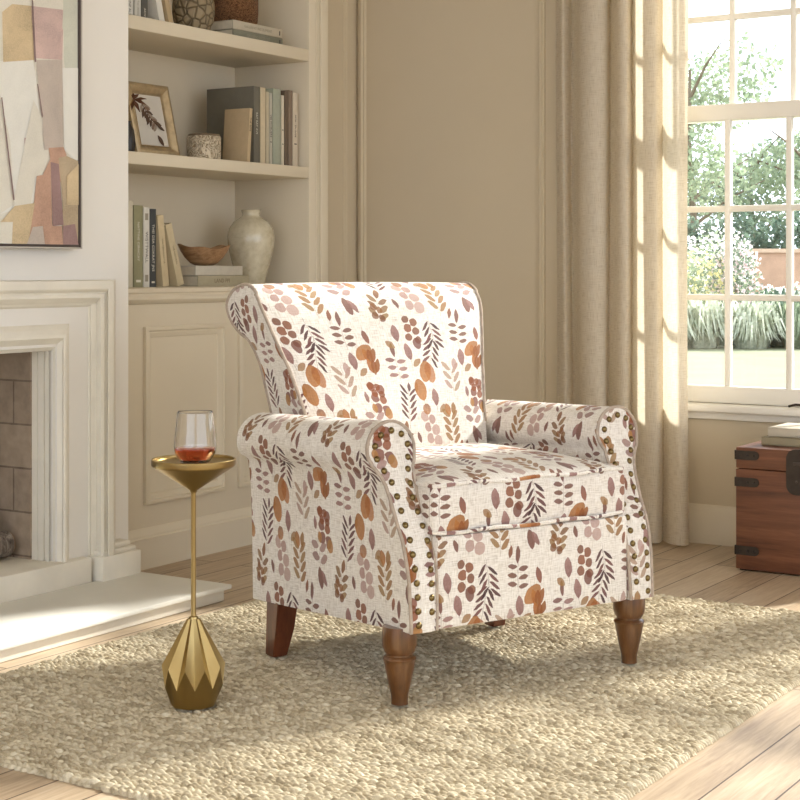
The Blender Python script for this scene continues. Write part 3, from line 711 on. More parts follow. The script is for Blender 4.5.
# bud vase with a dried flower, mostly behind the chimney breast
dx=-3.535; dy=y_at(128.5,dx)
q=MB(); q.lathe([(.001,0),(.017,0),(.021,.01),(.022,.045),(.018,.075),(.009,.092),(.008,.100),(.010,.104),(.006,.104),(.005,.09)],24)
dv=empty('bud_vase',(dx,dy,SH2+.0005),0,'dark bud vase in front of the gilt picture frame, half hidden by the chimney breast','vase')
q.build('body',plain('black_ceramic',srgb(42,38,36),.4),dv)
df=empty('dried_flower',(dx,dy,SH2+.0005+.02),0,'dried brown flower standing in the dark bud vase before the picture frame','dried flower')
q=MB(); sp_=[(0,0,.0),(0,-.002,.08),(0,.004,.13),(.002,.018,.155)]; q.tube(spline(sp_,14),.0016,6); q.build('stem',plain('dry_stem',srgb(150,118,70),.8),df)
q=MB()
for k in range(11):
    a=k*2.4; u=.5+.45*math.sin(k*1.7)
    c=Vector((.002,.020,.157)); d=Vector((.5*math.cos(a),.9*u+.1*math.cos(a),.45*math.sin(a))).normalized(); s_=d.orthogonal().normalized()
    L=.028+.010*(k%3); vs=[c,c+d*L*.5+s_*.006,c+d*L+Vector((0,0,-.004)),c+d*L*.5-s_*.006]
    q.add(vs,[[0,1,2,3]],None,True); q.add([v+Vector((.0008,0,.0008)) for v in vs],[[3,2,1,0]],None,True)
q.build('petals',plain('dry_petal',srgb(104,66,44),.8,var=.3),df,recalc=False)
# canister
def relief(name,c1,c2,kind,scale,bstr,dist,rough=.6,spec=.4):
    t=NT(name); v=t.coord('Object')
    if kind=='scribble':
        n=t.n('ShaderNodeTexNoise',{'Vector':v,'Scale':scale,'Detail':1.,'Distortion':1.6}).outputs['Fac']; f=t.m('ABSOLUTE',t.m('MULTIPLY_ADD',t.m('FRACT',t.m('MULTIPLY',n,5.)),2.,-1.))
    elif kind=='cells':
        f=t.n('ShaderNodeTexVoronoi',{'Vector':v,'Scale':scale},feature='DISTANCE_TO_EDGE').outputs[0]; f=t.m('MULTIPLY',f,5.,clamp=True)
    else:
        s=t.n('ShaderNodeSeparateXYZ',{0:v}); an=t.m('ARCTAN2',s.outputs[1],s.outputs[0])
        cvv=t.n('ShaderNodeCombineXYZ',{0:t.m('MULTIPLY',an,scale),1:t.m('MULTIPLY',s.outputs[2],scale*13),2:0.0}).outputs[0]
        w=t.n('ShaderNodeTexNoise',{'Vector':t.vm('MULTIPLY',cvv,(1.,.8,1.)),'Scale':2.4,'Detail':3.,'Distortion':2.2}).outputs['Fac']
        f=t.m('ABSOLUTE',t.m('MULTIPLY_ADD',t.m('FRACT',t.m('MULTIPLY',w,4.)),2.,-1.))
    return t.fin(t.ramp(f,[(.15,c1),(.7,c2)]),rough,0,t.bump(f,bstr,dist),**{'Specular IOR Level':spec})
cnx=-3.56; cny=y_at(204,cnx); k=fwd(cnx,cny)/F
cn=empty('canister',(cnx,cny,SH2+.0005),0,'squat cream canister with scribbled relief on the middle shelf','canister')
q=MB(); q.lathe([(.001,0),(16*k,0),(16.8*k,.004),(17*k,.012),(17*k,.080),(16.5*k,.084),(.001,.084)],40); q.build('body',relief('scribble_relief',srgb(152,134,106),srgb(222,208,184),'scribble',34,.8,.004),cn,weld=True)
q=MB(); q.lathe([(.001,.0845),(15.6*k,.0845),(15.9*k,.088),(15.4*k,.091),(.001,.092)],40); q.build('lid',plain('canister_lid',srgb(120,100,78),.6),cn,weld=True)
G2='books standing on the middle shelf'
XM=-3.492
def upm(a,b,yt,d,col,label,**kw): return up(a,b,yt,SH2,d,col,label,G2,X=XM+kw.pop('dx',0),**kw)
upm(253.5,260,86.5,.215,(112,107,94),'tall slate grey book, its broad cover showing behind the leaning tan book',title='RAT RAT AVS',ink='w',tsize=.013,tz=.52)
upm(260.3,265.6,87.5,.15,(206,190,160),'tall plain tan book right of the slate grey book',dx=.002)
upm(266.0,269,92,.15,(196,184,158),'thin cream book between the tan book and the speckled book')
upm(269.3,272.4,93,.15,(186,180,164),'thin cream book with dark speckled spine print',title='VEE MICKUERE ·· 8',ink='d',tsize=.0125)
upm(272.9,280.8,89,.15,(164,168,150),'sage green book in the row on the middle shelf',dx=.003)
upm(281.1,284.2,95.5,.15,(214,204,182),'thin ivory book right of the sage green book',marks=((.3,.003,'d'),(.5,.003,'d')))
upm(284.6,288,91.3,.15,(112,96,80),'dark brown book in the row on the middle shelf',dx=-.006)
upm(288.3,292.6,90.5,.15,(136,118,100),'mid brown book second from the right end of the row',dx=-.004)
upm(292.9,297.8,93,.15,(212,198,176),'pale book with tiny dark spine lettering at the right end of the row',title='MITH · SIN INGE',ink='d',tsize=.0115,tz=.55,marks=((.3,.004,'d'),))
# leaning tan book in front, leaning toward +y
y0=Yp(250,XM+.022); Xl=XM+.022; hh=.190; t_=.017; a=-math.radians(4.5)
book((Xl,y0-t_,SH2+.0008+.0014),t_,.112,hh,(190,168,134),'tan book with plain cover leaning in front of the slate grey book',G2,title='THE SEFE',ink='d',tsize=.0125,tz=.7,tilt=a)
# ---- top shelf
G3='books standing on the top visible shelf'
def upt(a,b,h,col,label,**kw):
    X=-3.50; y0,y1=Yp(a,X),Yp(b,X); return book((X,y0,SH1+.0005),y1-y0-.001,.16,h,col,label,G3,**kw)
upt(126,133.2,.24,(214,212,204),'white book at the far left end of the top shelf',title='KINF ALS',ink='d',tsize=.014,tz=.14)
upt(134.6,141,.23,(206,204,196),'white book with grey spine lettering second along the top shelf',title='NORTH WOOD',ink='g',tsize=.013,tz=.18)
upt(141.4,148,.24,(92,90,84),'charcoal book third along the top shelf',title='AKW',ink='w',tsize=.012,tz=.10)
leaning(159.5,165.3,152.5,-18,SH1,.15,(222,218,208),'white book leaning left on the top shelf',G3,X=-3.50)
leaning(169.3,174,162,-12,SH1,.15,(186,164,128),'tan book leaning left beside the brown relief vase',G3,X=-3.50)
tvx=-3.575; tvy=y_at(193.5,tvx); k=fwd(tvx,tvy)/F
q=MB(); q.lathe([(.001,0),(13*k,0),(16*k,.01),(20*k,.045),(21.3*k,.075),(21*k,.105),(18*k,.145),(13*k,.175),(9.5*k,.195),(9*k,.215),(10.5*k,.225),(8.5*k,.225),(8*k,.19)],44)
o=q.build('relief_vase',relief('brown_relief',srgb(104,90,68),srgb(150,134,106),'cells',36,.8,.006,.6),weld=True); o.location=(tvx,tvy,SH1+.0005); tag(o,'rounded brown vase with cell relief on the top shelf','vase')
X3=-3.50; ya,yb=Yp(233,X3),Yp(282.5,X3)
book((X3,ya,SH1+.0005),.030,.17,yb-ya,(128,126,108),'grey green book lying at the bottom of the pair under the woven basket','books lying on the top shelf',title='GALLERNO INTERIORS',ink='g',tsize=.013,lying=True,marks=((.93,.006,'d'),))
book((X3,ya-.001,SH1+.0012+.030),.031,.17,yb-ya,(190,180,160),'pale book lying on top of the pair under the woven basket','books lying on the top shelf',title='GALLERNO INSTRUMENT',ink='g',tsize=.014,lying=True,marks=((.93,.006,'d'),))
kx=X3-.095; ky=y_at(235,kx); k=fwd(kx,ky)/F
q=MB(); q.lathe([(.001,0),(20*k,0),(22.5*k,.012),(23.3*k,.05),(23.3*k,.13),(22.3*k,.165),(21*k,.165),(21.5*k,.12),(21*k,.02),(.001,.012)],44)
o=q.build('woven_basket',relief('woven_cane',srgb(82,50,30),srgb(186,134,92),'weave',3.2,1.,.006,.6),weld=True); o.location=(kx,ky,SH1+.0022+.061); tag(o,'brown woven basket on two lying books on the top shelf','basket')
# ---------------------------------------------------------------- RUG
RX0,RX1,RY0,RY1,RT=-2.825,-1.215,2.165,4.32,.016
def make_rug():
    nx,ny=680,1000
    X=np.linspace(0,RX1-RX0,nx); Y=np.linspace(0,RY1-RY0,ny); gx,gy=np.meshgrid(X,Y)
    rs=np.random.RandomState(4)
    wob=np.zeros_like(gx)
    for k in range(9):
        a=rs.uniform(3,26); b=rs.uniform(2,40); wob+=rs.uniform(.0008,.0018)*np.sin(a*gx+b*gy+rs.uniform(0,6))
    p=.0112; lx=.0190
    yy=gy+wob; row=np.floor(yy/p).astype(int); v=yy/p-row-.5
    nrow=row.max()+3; ph=rs.uniform(0,1,nrow); sl=np.where(np.arange(nrow)%2==0,.9,-.7)
    xx=gx/lx+ph[row]+sl[row]*v*p/lx*1.6+.25*np.sin(gx*37+row*1.7)
    cell=np.floor(xx).astype(int); u=xx-cell-.5
    hsh=np.mod(np.sin(cell*127.1+row*311.7)*43758.5453,1); hs2=np.mod(np.sin(cell*269.5+row*183.3)*24634.63,1)
    e=np.clip(1-(np.abs(u)/.56)**2.2,0,1)*np.clip(1-(np.abs(v)/.51)**2.2,0,1)
    h=.003+.0118*np.clip(e,0,1)**.6*(.62+.42*hsh)
    gap=rs.uniform(0,1,nrow)>.80
    h-=np.where(gap[row]&(v<-.10),.006,0)
    dxe=np.minimum(gx,gx.max()-gx); dye=np.minimum(gy,gy.max()-gy)
    edge=np.clip(np.minimum(dxe,dye)/.011,0,1); h*=np.sqrt(np.clip(1-(1-edge)**2,0,1))
    jut=(.006*np.cos(v*PI)*(hs2*.6+.7))
    gxo=gx+np.where(gx<.012,-jut,0)*(1-gx/.012).clip(0,1)+np.where(gx>gx.max()-.012,jut,0)*(1-(gx.max()-gx)/.012).clip(0,1)
    ju2=.005*np.cos(u*PI)*(hsh*.6+.7)
    gyo=gy-ju2*(1-gy/.012).clip(0,1)+ju2*(1-(gy.max()-gy)/.012).clip(0,1)
    co=np.stack([gxo-(RX1-RX0)/2,gyo-(RY1-RY0)/2,h+.0006],-1).reshape(-1,3)
    idx=np.arange(nx*ny).reshape(ny,nx)
    f=np.stack([idx[:-1,:-1],idx[:-1,1:],idx[1:,1:],idx[1:,:-1]],-1).reshape(-1,4)
    me=bpy.data.meshes.new('rug'); me.vertices.add(len(co)); me.vertices.foreach_set('co',co.ravel())
    me.loops.add(f.size); me.loops.foreach_set('vertex_index',f.ravel().astype(np.int32))
    me.polygons.add(len(f)); me.polygons.foreach_set('loop_start',np.arange(0,f.size,4,dtype=np.int32))
    me.polygons.foreach_set('use_smooth',np.ones(len(f),dtype=bool)); me.update(calc_edges=True)
    ca=np.array(srgb(200,189,167)); cb=np.array(srgb(154,142,119)); cd=np.array(srgb(226,217,198))
    w=(.5+(hs2-.5)*.75)[...,None]; col=np.where(w<.5,cb+(ca-cb)*(w*2),ca+(cd-ca)*((w-.5)*2))
    at=me.color_attributes.new('yarn','FLOAT_COLOR','POINT')
    at.data.foreach_set('color',np.concatenate([col,np.ones(col.shape[:2]+(1,))],-1).reshape(-1).astype(np.float32))
    me.materials.append(M['rug'])
    o=link(bpy.data.objects.new('rug',me)); o.location=((RX0+RX1)/2,(RY0+RY1)/2,0); tag(o,'chunky cream and beige woven wool rug under the armchair','rug')
make_rug()
# ---------------------------------------------------------------- ARMCHAIR
cxy=room(.132,3.838)
ch=empty('armchair',(cxy[0],cxy[1],RT),YAW+math.atan2(.555,.832),'rolled-arm armchair in white fabric printed with rust and plum leaves','armchair')
ZR=RT
FB=M['fabric']
def yprof(z): return lerp_table([(.18,-.306),(.206,-.306),(.295,-.2995),(.34,-.290),(.377,-.279),(.411,-.26),(.468,-.236),(.516,-.2175),(.558,-.201),(.63,-.195)],z)
CXR,CZR,RR=-.318,.568,.0625
DXR=.026     # the right arm sits a little further out
def arm_outline():
    pts=[(-.335,.183),(-.336,.25),(-.337,.31),(-.339,.377),(-.340,.411),(-.3445,.468),(-.349,.495),(-.356,.513)]
    out=[]
    for a,b in zip(pts,pts[1:]):
        for k in range(3): out.append((a[0]+(b[0]-a[0])*k/3,a[1]+(b[1]-a[1])*k/3))
    out.append(pts[-1])
    for k in range(0,29):
        a=math.radians(222-(222+38)*k/28); out.append((CXR+RR*math.cos(a),CZR+RR*math.sin(a)))
    inn=[(-.268,.52),(-.2715,.468),(-.263,.411),(-.261,.377),(-.264,.295),(-.268,.183)]
    prev=out[-1]
    for b in inn:
        for k in range(1,4): out.append((prev[0]+(b[0]-prev[0])*k/3,prev[1]+(b[1]-prev[1])*k/3))
        prev=b
    return out
AO=arm_outline()
YB=.345
def arm_pt(x,z,s,side):
    """s 0 front .. 1 back"""
    y0=yprof(z); w=sstep(.49,.545,z)
    xb=(x-.032)*(1-w)+(-.340+(x-CXR)*1.16)*w
    if x>-.28 and z<.52: xb=x-.004
    zb=z-.033*(1-sstep(.18,.42,z)); zb=zb*(1-w)+(CZR-.024+(z-CZR)*1.06)*w
    e=sstep(0,1,s)*.5+s*.5
    X=x+(xb-x)*e; Z=z+(zb-z)*s; Y=y0+(YB-y0)*s
    # soften both ends
    return (DXR-X if side>0 else X, Y, Z-ZR)
def build_arm(side):
    m=MB(); n=len(AO)-1; ns=28
    arc=[0]
    for a,b in zip(AO,AO[1:]): arc.append(arc[-1]+math.hypot(b[0]-a[0],b[1]-a[1]))
    tot=arc[-1]
    def fn(u,v): i=int(round(u*n)); x,z=AO[i]; return arm_pt(x,z,v,side)
    def uvf(u,v):
        i=int(round(u*n)); x,z=AO[i]; y=yprof(z)+(YB-yprof(z))*v
        if side<0: return (-y+.02,arc[i]+.055)
        return (y+.11,tot-arc[i]+.10)
    m.grid(n,ns,fn,uvf)
    # bottom and back closing faces
    bp=[arm_pt(AO[0][0],AO[0][1],k/ns,side) for k in range(ns+1)]; bq=[arm_pt(AO[-1][0],AO[-1][1],k/ns,side) for k in range(ns+1)]
    m.add(bp+bq,[[k,k+1,ns+2+k,ns+1+k] for k in range(ns)],None,False)
    ids=list(range(len(AO)))
    tr=geometry.tessellate_polygon([[Vector((a,b,0)) for a,b in AO]])
    m.add([arm_pt(x,z,1,side) for x,z in AO],[list(t) for t in tr],[[AO[i] for i in t] for t in tr],True)
    arm=m.build('arm',FB,ch,weld=True)
    # front scroll panel
    def xo(z):
        if z>=CZR-.036:
            d=z-CZR; return CXR-math.sqrt(max(0,RR*RR-d*d))
        return lerp_table([(.183,-.335),(.31,-.337),(.411,-.340),(.468,-.3445),(.495,-.349),(.513,-.356),(.532,-.369)],z)
    def xi(z):
        if z>=CZR-.036:
            d=z-CZR; return CXR+math.sqrt(max(0,RR*RR-d*d))
        return lerp_table([(.183,-.268),(.295,-.264),(.377,-.261),(.411,-.263),(.468,-.2715),(.52,-.268),(.532,-.2668)],z)
    p=MB(); zt=CZR+RR-.0003
    zs=[.183+(.54-.183)*k/26 for k in range(27)]+[CZR+RR*math.sin(math.radians(a)) for a in range(-20,90,6)]+[zt]
    sg=1 if side<0 else -1; ox=0 if side<0 else DXR
    def fn(u,v):
        z=zs[int(round(v*(len(zs)-1)))]; a,b=xo(z),xi(z); x=a+(b-a)*u
        return (ox+sg*x,yprof(z)-.0015-.006*(1-(2*u-1)**2)*min(1,(b-a)/.06),z-ZR)
    def uvf(u,v):
        z=zs[int(round(v*(len(zs)-1)))]; a,b=xo(z),xi(z); return (sg*(a+(b-a)*u)+(.0 if side<0 else -.04),z+.02)
    p.grid(8,len(zs)-1,fn,uvf); fp_=p.build('arm_front_panel',FB,ch)
    pp=[(ox+sg*x,yprof(z)-.002,z-ZR) for x,z in AO]
    q=MB(); q.tube(pp,.0042,8); q.build('arm_piping',M['piping'],fp_)
    # nail heads, two lines joined over the scroll
    zz=[.200+k*.005 for k in range(200)]
    path=[(xo(z)+.0175,z) for z in zz if z<CZR-.03]
    for k in range(0,41):
        a=math.radians(215-250*k/40); path.append((CXR+.044*math.cos(a),CZR-.001+.044*math.sin(a)))
    path+=[(xi(z)-.0165,z) for z in zz[::-1] if z<CZR-.03]
    step=.0262; acc=step; spots=[]
    last=path[0]
    for pnt in path:
        acc+=math.hypot(pnt[0]-last[0],pnt[1]-last[1]); last=pnt
        if acc>=step: spots.append(pnt); acc=0
    for i,(x,z) in enumerate(spots):
        if nail_me[0] is None:
            q=MB(); q.lathe([(.0074,0),(.0078,.0012),(.0068,.0036),(.0042,.0054),(.0016,.0061),(.0003,.0062)],14)
            o=q.build('nail_head',M['nail'],fp_); nail_me[0]=o
        else:
            o=nail_me[0].copy(); C.objects.link(o); o.parent=fp_
        sl=(yprof(z+.01)-yprof(z-.01))/.02
        a,b=xo(z),xi(z); u=(x-a)/max(1e-4,b-a)
        o.location=(ox+sg*x,yprof(z)-.0015-.006*(1-(2*u-1)**2)*min(1,(b-a)/.06)+.0008,z-ZR)
        o.rotation_euler=(math.radians(90)-math.atan(sl)*.9,0,0)
nail_me=[None]
build_arm(-1); build_arm(1)
def rbox(hx,hy,hz,r,nx,ny,nz,deform=None,uvo=(0,0)):
    m=MB()
    def pt(a,b,c):
        p=Vector((a*hx,b*hy,c*hz)); q=Vector((max(-hx+r,min(hx-r,p.x)),max(-hy+r,min(hy-r,p.y)),max(-hz+r,min(hz-r,p.z))))
        d=p-q
        if d.length>1e-9: p=q+d.normalized()*r
        return deform(p,a,b,c) if deform else p
    def warp(t,h): # concentrate samples near the edges
        t=2*t-1; e=min(.9,r/h); return math.copysign(1-(1-abs(t))**1.6,t)
    for ax,sg in ((0,1),(0,-1),(1,1),(1,-1),(2,1),(2,-1)):
        nu,nv={0:(ny,nz),1:(nx,nz),2:(nx,ny)}[ax]
        def fn(u,v):
            hh={0:(hy,hz),1:(hx,hz),2:(hx,hy)}[ax]; U,V=warp(u,hh[0]),warp(v,hh[1])
            return pt(*{0:(sg,U,V),1:(U,sg,V),2:(U,V,sg)}[ax])
        def uvf(u,v):
            hh={0:(hy,hz),1:(hx,hz),2:(hx,hy)}[ax]; U,V=warp(u,hh[0])*hh[0],warp(v,hh[1])*hh[1]
            return (U+uvo[0],V+uvo[1]) if ax!=2 else (U+uvo[0],V+uvo[1]+hy+hz)
        m.grid(nu,nv,fn,uvf)
    return m
# seat base (rail)
def dbase(p,a,b,c):
    y=p.y+.019; z=p.z+.2825
    if c<0: z-=.033*max(0,(y+.30)/.64)
    if b<0: y-=.004*(1-a*a)
    return Vector((p.x+.013,y,z-ZR))
rbox(.277,.322,.1025,.010,14,14,8,dbase,(.0,.06)).build('seat_base',FB,ch,weld=True)
# cushion
CH=.056
def dcush(p,a,b,c):
    k=(1-a**4)*(1-b**4)
    z=p.z+.4425+(.030*k if c>0 else 0)
    y=p.y-.022
    if b<0: y-=.010*(1-a*a)*(1 if b<-.9 else 0)*(1-.5*c*c)
    x=p.x+.010+(.004*a*(1-c*c))
    return Vector((x,y,z-ZR))
cu=rbox(.277,.276,CH,.014,26,26,8,dcush,(.205,.045)).build('seat_cushion',FB,ch,weld=True)
for c in (1,-1):
    loop=[]
    hx,hy,r=.277-.0035,.276-.0035,.018
    for (sx,sy,a0) in ((1,1,0),(-1,1,90),(-1,-1,180),(1,-1,270)):
        for k in range(6):
            a=math.radians(a0+90*k/5); loop.append((sx*(hx-r)+r*math.cos(a),sy*(hy-r)+r*math.sin(a)))
    dense=[]
    for i in range(len(loop)):
        p0,p1=loop[i],loop[(i+1)%len(loop)]; L=math.hypot(p1[0]-p0[0],p1[1]-p0[1]); n=max(1,int(L/.02))
        for k in range(n): dense.append((p0[0]+(p1[0]-p0[0])*k/n,p0[1]+(p1[1]-p0[1])*k/n))
    pts=[]
    for x,y in dense:
        a,b=max(-1,min(1,x/.277)),max(-1,min(1,y/.276)); q_=dcush(Vector((x,y,c*(CH-.004))),a,b,0)
        yy=q_.y
        if y<-.25: yy-=.010*(1-a*a)*.5-0
        pts.append((q_.x,yy,q_.z+(.002*math.sin(a*9+c)+(.030*(1-a**4)*(1-b**4) if c>0 else 0))))
    q=MB(); q.tube(pts,.0046,8,closed=True); q.build('cushion_piping',FB,cu)
# backrest
def hw(z): return lerp_table([(.16,.262),(.48,.264),(.61,.274),(.72,.298),(.80,.322),(.875,.341),(.95,.344)],z)
BPF=[(.212,.40),(.222,.50),(.248,.608),(.288,.72),(.322,.80),(.352,.868),(.382,.908),(.425,.928),(.480,.922),(.522,.900),(.545,.868),(.538,.832),(.505,.803),(.466,.784),(.444,.745),(.436,.70),(.428,.60),(.408,.45),(.385,.30),(.360,.155),(.300,.155),(.220,.30)]
_l=spline(BPF+[BPF[0]],110)[:-1]
def closed_loop():
    n=len(BPF); P=[np.array(p) for p in BPF]; out=[]
    for i in range(n):
        a,b,c,d=P[(i-1)%n],P[i],P[(i+1)%n],P[(i+2)%n]
        for k in range(5):
            t=k/5; out.append(tuple(.5*(2*b+(c-a)*t+(2*a-5*b+4*c-d)*t*t+(3*b-a-3*c+d)*t**3)))
    return out
BL=closed_loop()
arcb=[0]
for a,b in zip(BL,BL[1:]+BL[:1]): arcb.append(arcb[-1]+math.hypot(b[0]-a[0],b[1]-a[1]))
m=MB(); nb=len(BL); nx=26
def back_pt(i,t):
    y,z=BL[i%nb]; h_=hw(z)
    fr_=i<5*6
    bul=.016*(1-t*t)*sstep(.40,.52,z)*(1-sstep(.84,.93,z)) if fr_ else 0
    e=1-.012*(abs(t)**8)
    zz=z*1.0
    if z>.86: zz+= .004*(1-t*t)
    return (t*h_+.005, y-bul+(.006*abs(t)**10 if fr_ else 0), zz-ZR)
m.grid(nx,nb,lambda u,v:back_pt(int(round(v*nb)),2*u-1),lambda u,v:((2*u-1)*.30*1.0+.067,arcb[int(round(v*nb))]+.0))
bk=m.build('backrest',FB,ch,weld=True)
for sd in (-1,1):
    q=MB(); cy=sum(p[0] for p in BL)/nb
    tr=geometry.tessellate_polygon([[Vector((a,b,0)) for a,b in BL]])
    q.add([(sd*(hw(z)+.001)+.005,y+(.006 if i<30 else 0),z-ZR) for i,(y,z) in enumerate(BL)],[list(t) for t in tr],[[(sd*BL[i][0]*-1+.035,BL[i][1]-.075) for i in t] for t in tr],False)
    so=q.build('back_side_panel',FB,bk)
    q=MB(); seg=BL[8:86]; q.tube([(sd*(hw(z)+.0005)+.005,y+(.006 if j+8<30 else 0),z-ZR) for j,(y,z) in enumerate(seg)],.0046,8); q.build('back_piping',M['piping'],so)
# legs
LGP=[(.0,.172),(.037,.172),(.039,.155),(.0385,.13),(.0345,.117),(.029,.111),(.029,.108),(.0350,.105),(.0372,.101),(.0352,.097),(.0345,.094),(.0320,.080),(.0258,.050),(.0195,.022),(.0185,.006),(.019,.001),(.0,.001)]
for x,y in ((-.322,-.243),(.340,-.250)):
    q=MB(); q.lathe(LGP,32,c=(x,y,0)); q.build('leg',M['legwood'],ch,weld=True)
for x,y in ((-.328,.268),(.300,.232)):
    q=MB(); t0,t1=.029,.020; dxx=.012 if x>0 else -.006
    vs=[(x+a*t0,y-.004+b*t0,.145) for a,b in ((-1,-1),(1,-1),(1,1),(-1,1))]+[(x+dxx*.5+a*.026,y+.004+b*.026,.07) for a,b in ((-1,-1),(1,-1),(1,1),(-1,1))]+[(x+dxx+a*t1,y+.018+b*t1,.001) for a,b in ((-1,-1),(1,-1),(1,1),(-1,1))]
    fs=[[3,2,1,0],[8,9,10,11]]
    for j in (0,4):
        for k in range(4): k2=(k+1)%4; fs.append([j+k,j+k2,j+4+k2,j+4+k])
    bm=bmesh.new(); bv=[bm.verts.new(v) for v in vs]; [bm.faces.new([bv[i] for i in f]) for f in fs]; bmesh.ops.recalc_face_normals(bm,faces=bm.faces)
    bmesh.ops.bevel(bm,geom=bm.edges[:],offset=.0025,segments=2,affect='EDGES'); q.bm(bm); q.build('leg',M['darkleg'],ch)
# ---------------------------------------------------------------- SIDE TABLE AND GLASS
tx,ty=room((193.5-400)/F*3.455,3.455)
tb=empty('drinks_table',(tx,ty,RT),0,'slim brass drinks table with cone tray and faceted base beside the armchair','side table')
K=3.455/F
zt=lambda py:H-(py-HY)*K-RT
q=MB()
# faceted base: 12 pleats, long kites above, panels below
NP=10
def ring(r1,r2,z1,z2,ph=0):
    out=[]
    for k in range(NP*2):
        a=PI*k/NP+ph; r,z=(r1,z1) if k%2==0 else (r2,z2); out.append((r*math.cos(a),r*math.sin(a),z))
    return out
zb_=.001; ph=.12
R0=ring(22.6*K,21.6*K,zb_,zb_,ph); R1=ring(31.5*K,30*K,zt(664),zt(684),ph); R2=ring(6.6*K,5.4*K,zt(618.5),zt(618.5),ph)
vs=R0+R1+R2; n2=NP*2; fs=[]
for k in range(n2):
    k2=(k+1)%n2; fs+= [[k,k2,n2+k2,n2+k]]
for k in range(0,n2,2):
    a,b,c_=(k-1)%n2,k,(k+1)%n2
    fs+= [[n2+a,n2+b,2*n2+b],[n2+a,2*n2+b,2*n2+a],[n2+b,n2+c_,2*n2+b],[n2+c_,2*n2+c_,2*n2+b]]
q.add(vs,fs,None,False); q.add(R2,[list(range(n2))],None,False); q.add(R0,[list(range(n2))[::-1]],None,False)
q.build('base',M['brass'],tb)
q=MB(); q.lathe([(5.2*K,zt(619)),(4.6*K,zt(616.5)),(2.7*K,zt(615.5)),(2.55*K,zt(614)),(2.55*K,zt(494)),(2.9*K,zt(492.5))],24); q.build('pole',M['brass'],tb)
q=MB(); q.lathe([(2.9*K,zt(493)),(4*K,zt(490)),(40.4*K,zt(466.5)),(41.6*K,zt(465.5)),(42.2*K,zt(464)),(42.2*K,zt(459.2)),(41.6*K,zt(458.6)),(40.6*K,zt(459.2)),(40.2*K,zt(461.2)),(38*K,zt(461.8)),(.001,zt(461.9))],64); q.build('tray',M['brass'],tb,weld=True)
zg=RT+zt(461.9)+.0006
gx_,gy_=room((195-400)/F*3.45,3.45)
gl=empty('wine_glass',(gx_,gy_,zg),0,'stemless clear glass standing on the brass drinks table','glass')
hg=50*K
q=MB(); RO=[(.001,0),(13.0*K,0),(15.2*K,.0022),(17.6*K,.009),(20.2*K,.021),(21.2*K,.032),(20.9*K,.045),(19.4*K,.075),(18.0*K,hg-.001)]
RI=[(17.5*K,hg),(17.3*K,hg-.0012),(18.7*K,.075),(20.2*K,.045),(20.5*K,.032),(19.4*K,.0215),(16.6*K,.0098),(13.6*K,.0055),(.001,.0050)]
RO=[(r,z) for r,z in spline(RO,26)]; RI=[(r,z) for r,z in spline(RI,26)]
q.lathe([(max(r,.0005),z) for r,z in RO+RI],48,cap=False); q.build('bowl',M['glass'],gl,weld=True)
lt=.0305
q=MB(); lp=[(max(.0005,r-.0003),z+.0003) for r,z in RI[::-1] if z<lt]; q.lathe(lp+[(20.3*K,lt),(20.0*K,lt+.0003),(.0005,lt+.0001)],48,cap=False)
o=q.build('rose_drink',M['rose'],weld=True); o.location=(gx_,gy_,zg); tag(o,'amber red drink filling the lower third of the stemless glass','drink')
# ---------------------------------------------------------------- CURTAIN
cp=[(556,5.215),(562,5.17),(568,5.19),(573,5.225),(577,5.19),(580,5.12),(588,5.095),(598,5.10),(606,5.13),(610,5.185),(613,5.15),(618,5.10),(626,5.105),(631,5.15),(633,5.185),(637,5.12),(645,5.09),(655,5.095),(661,5.14),(664,5.185),(668,5.12),(676,5.09),(684,5.10),(689.0,5.135)]
cp=[(x_at(a,b),b) for a,b in cp]; CS=spline(cp,190); CT=2.56
m=MB(); nu,nv=189,48
def cur(u,v):
    x,y=CS[int(round(u*nu))]; z=.012+(CT-.012)*v
    amp=.75+.25*v+.0*math.sin(3*v); yc=5.15
    xx=x+.006*math.sin(5.*v+u*9)*(1-v)+(.012*(u-.5))*(1-v)*-1
    yy=yc+(y-yc)*amp+.006*math.sin(4*v+u*14)*(1-v)
    return (xx,min(yy,5.236),z)
arc=[0]
for a,b in zip(CS,CS[1:]): arc.append(arc[-1]+math.hypot(b[0]-a[0],b[1]-a[1]))
m.grid(nu,nv,cur,lambda u,v:(arc[int(round(u*nu))],v*CT))
ct=empty('curtain',((cp[0][0]+cp[-1][0])/2,5.15,.012),0,'floor-length beige linen curtain hanging in folds left of the window','curtain')
o=m.build('fabric_panel',M['linen'],ct); o.data.transform(Matrix.Translation(-Vector(ct.location)))
rd=empty('curtain_rod',(-1.2,5.15,2.585),0,'dark metal curtain rod above the window','curtain rod')
q=MB(); q.tube([(-1.55,0,0),(2.2,0,0)],.012,12); q.build('rod',M['iron'],rd)
for x in (-1.5,2.1):
    q=MB(); q.box((x-.01,0,-.008),(x+.01,WY-5.15,.008),.002); q.build('bracket',M['iron'],rd)
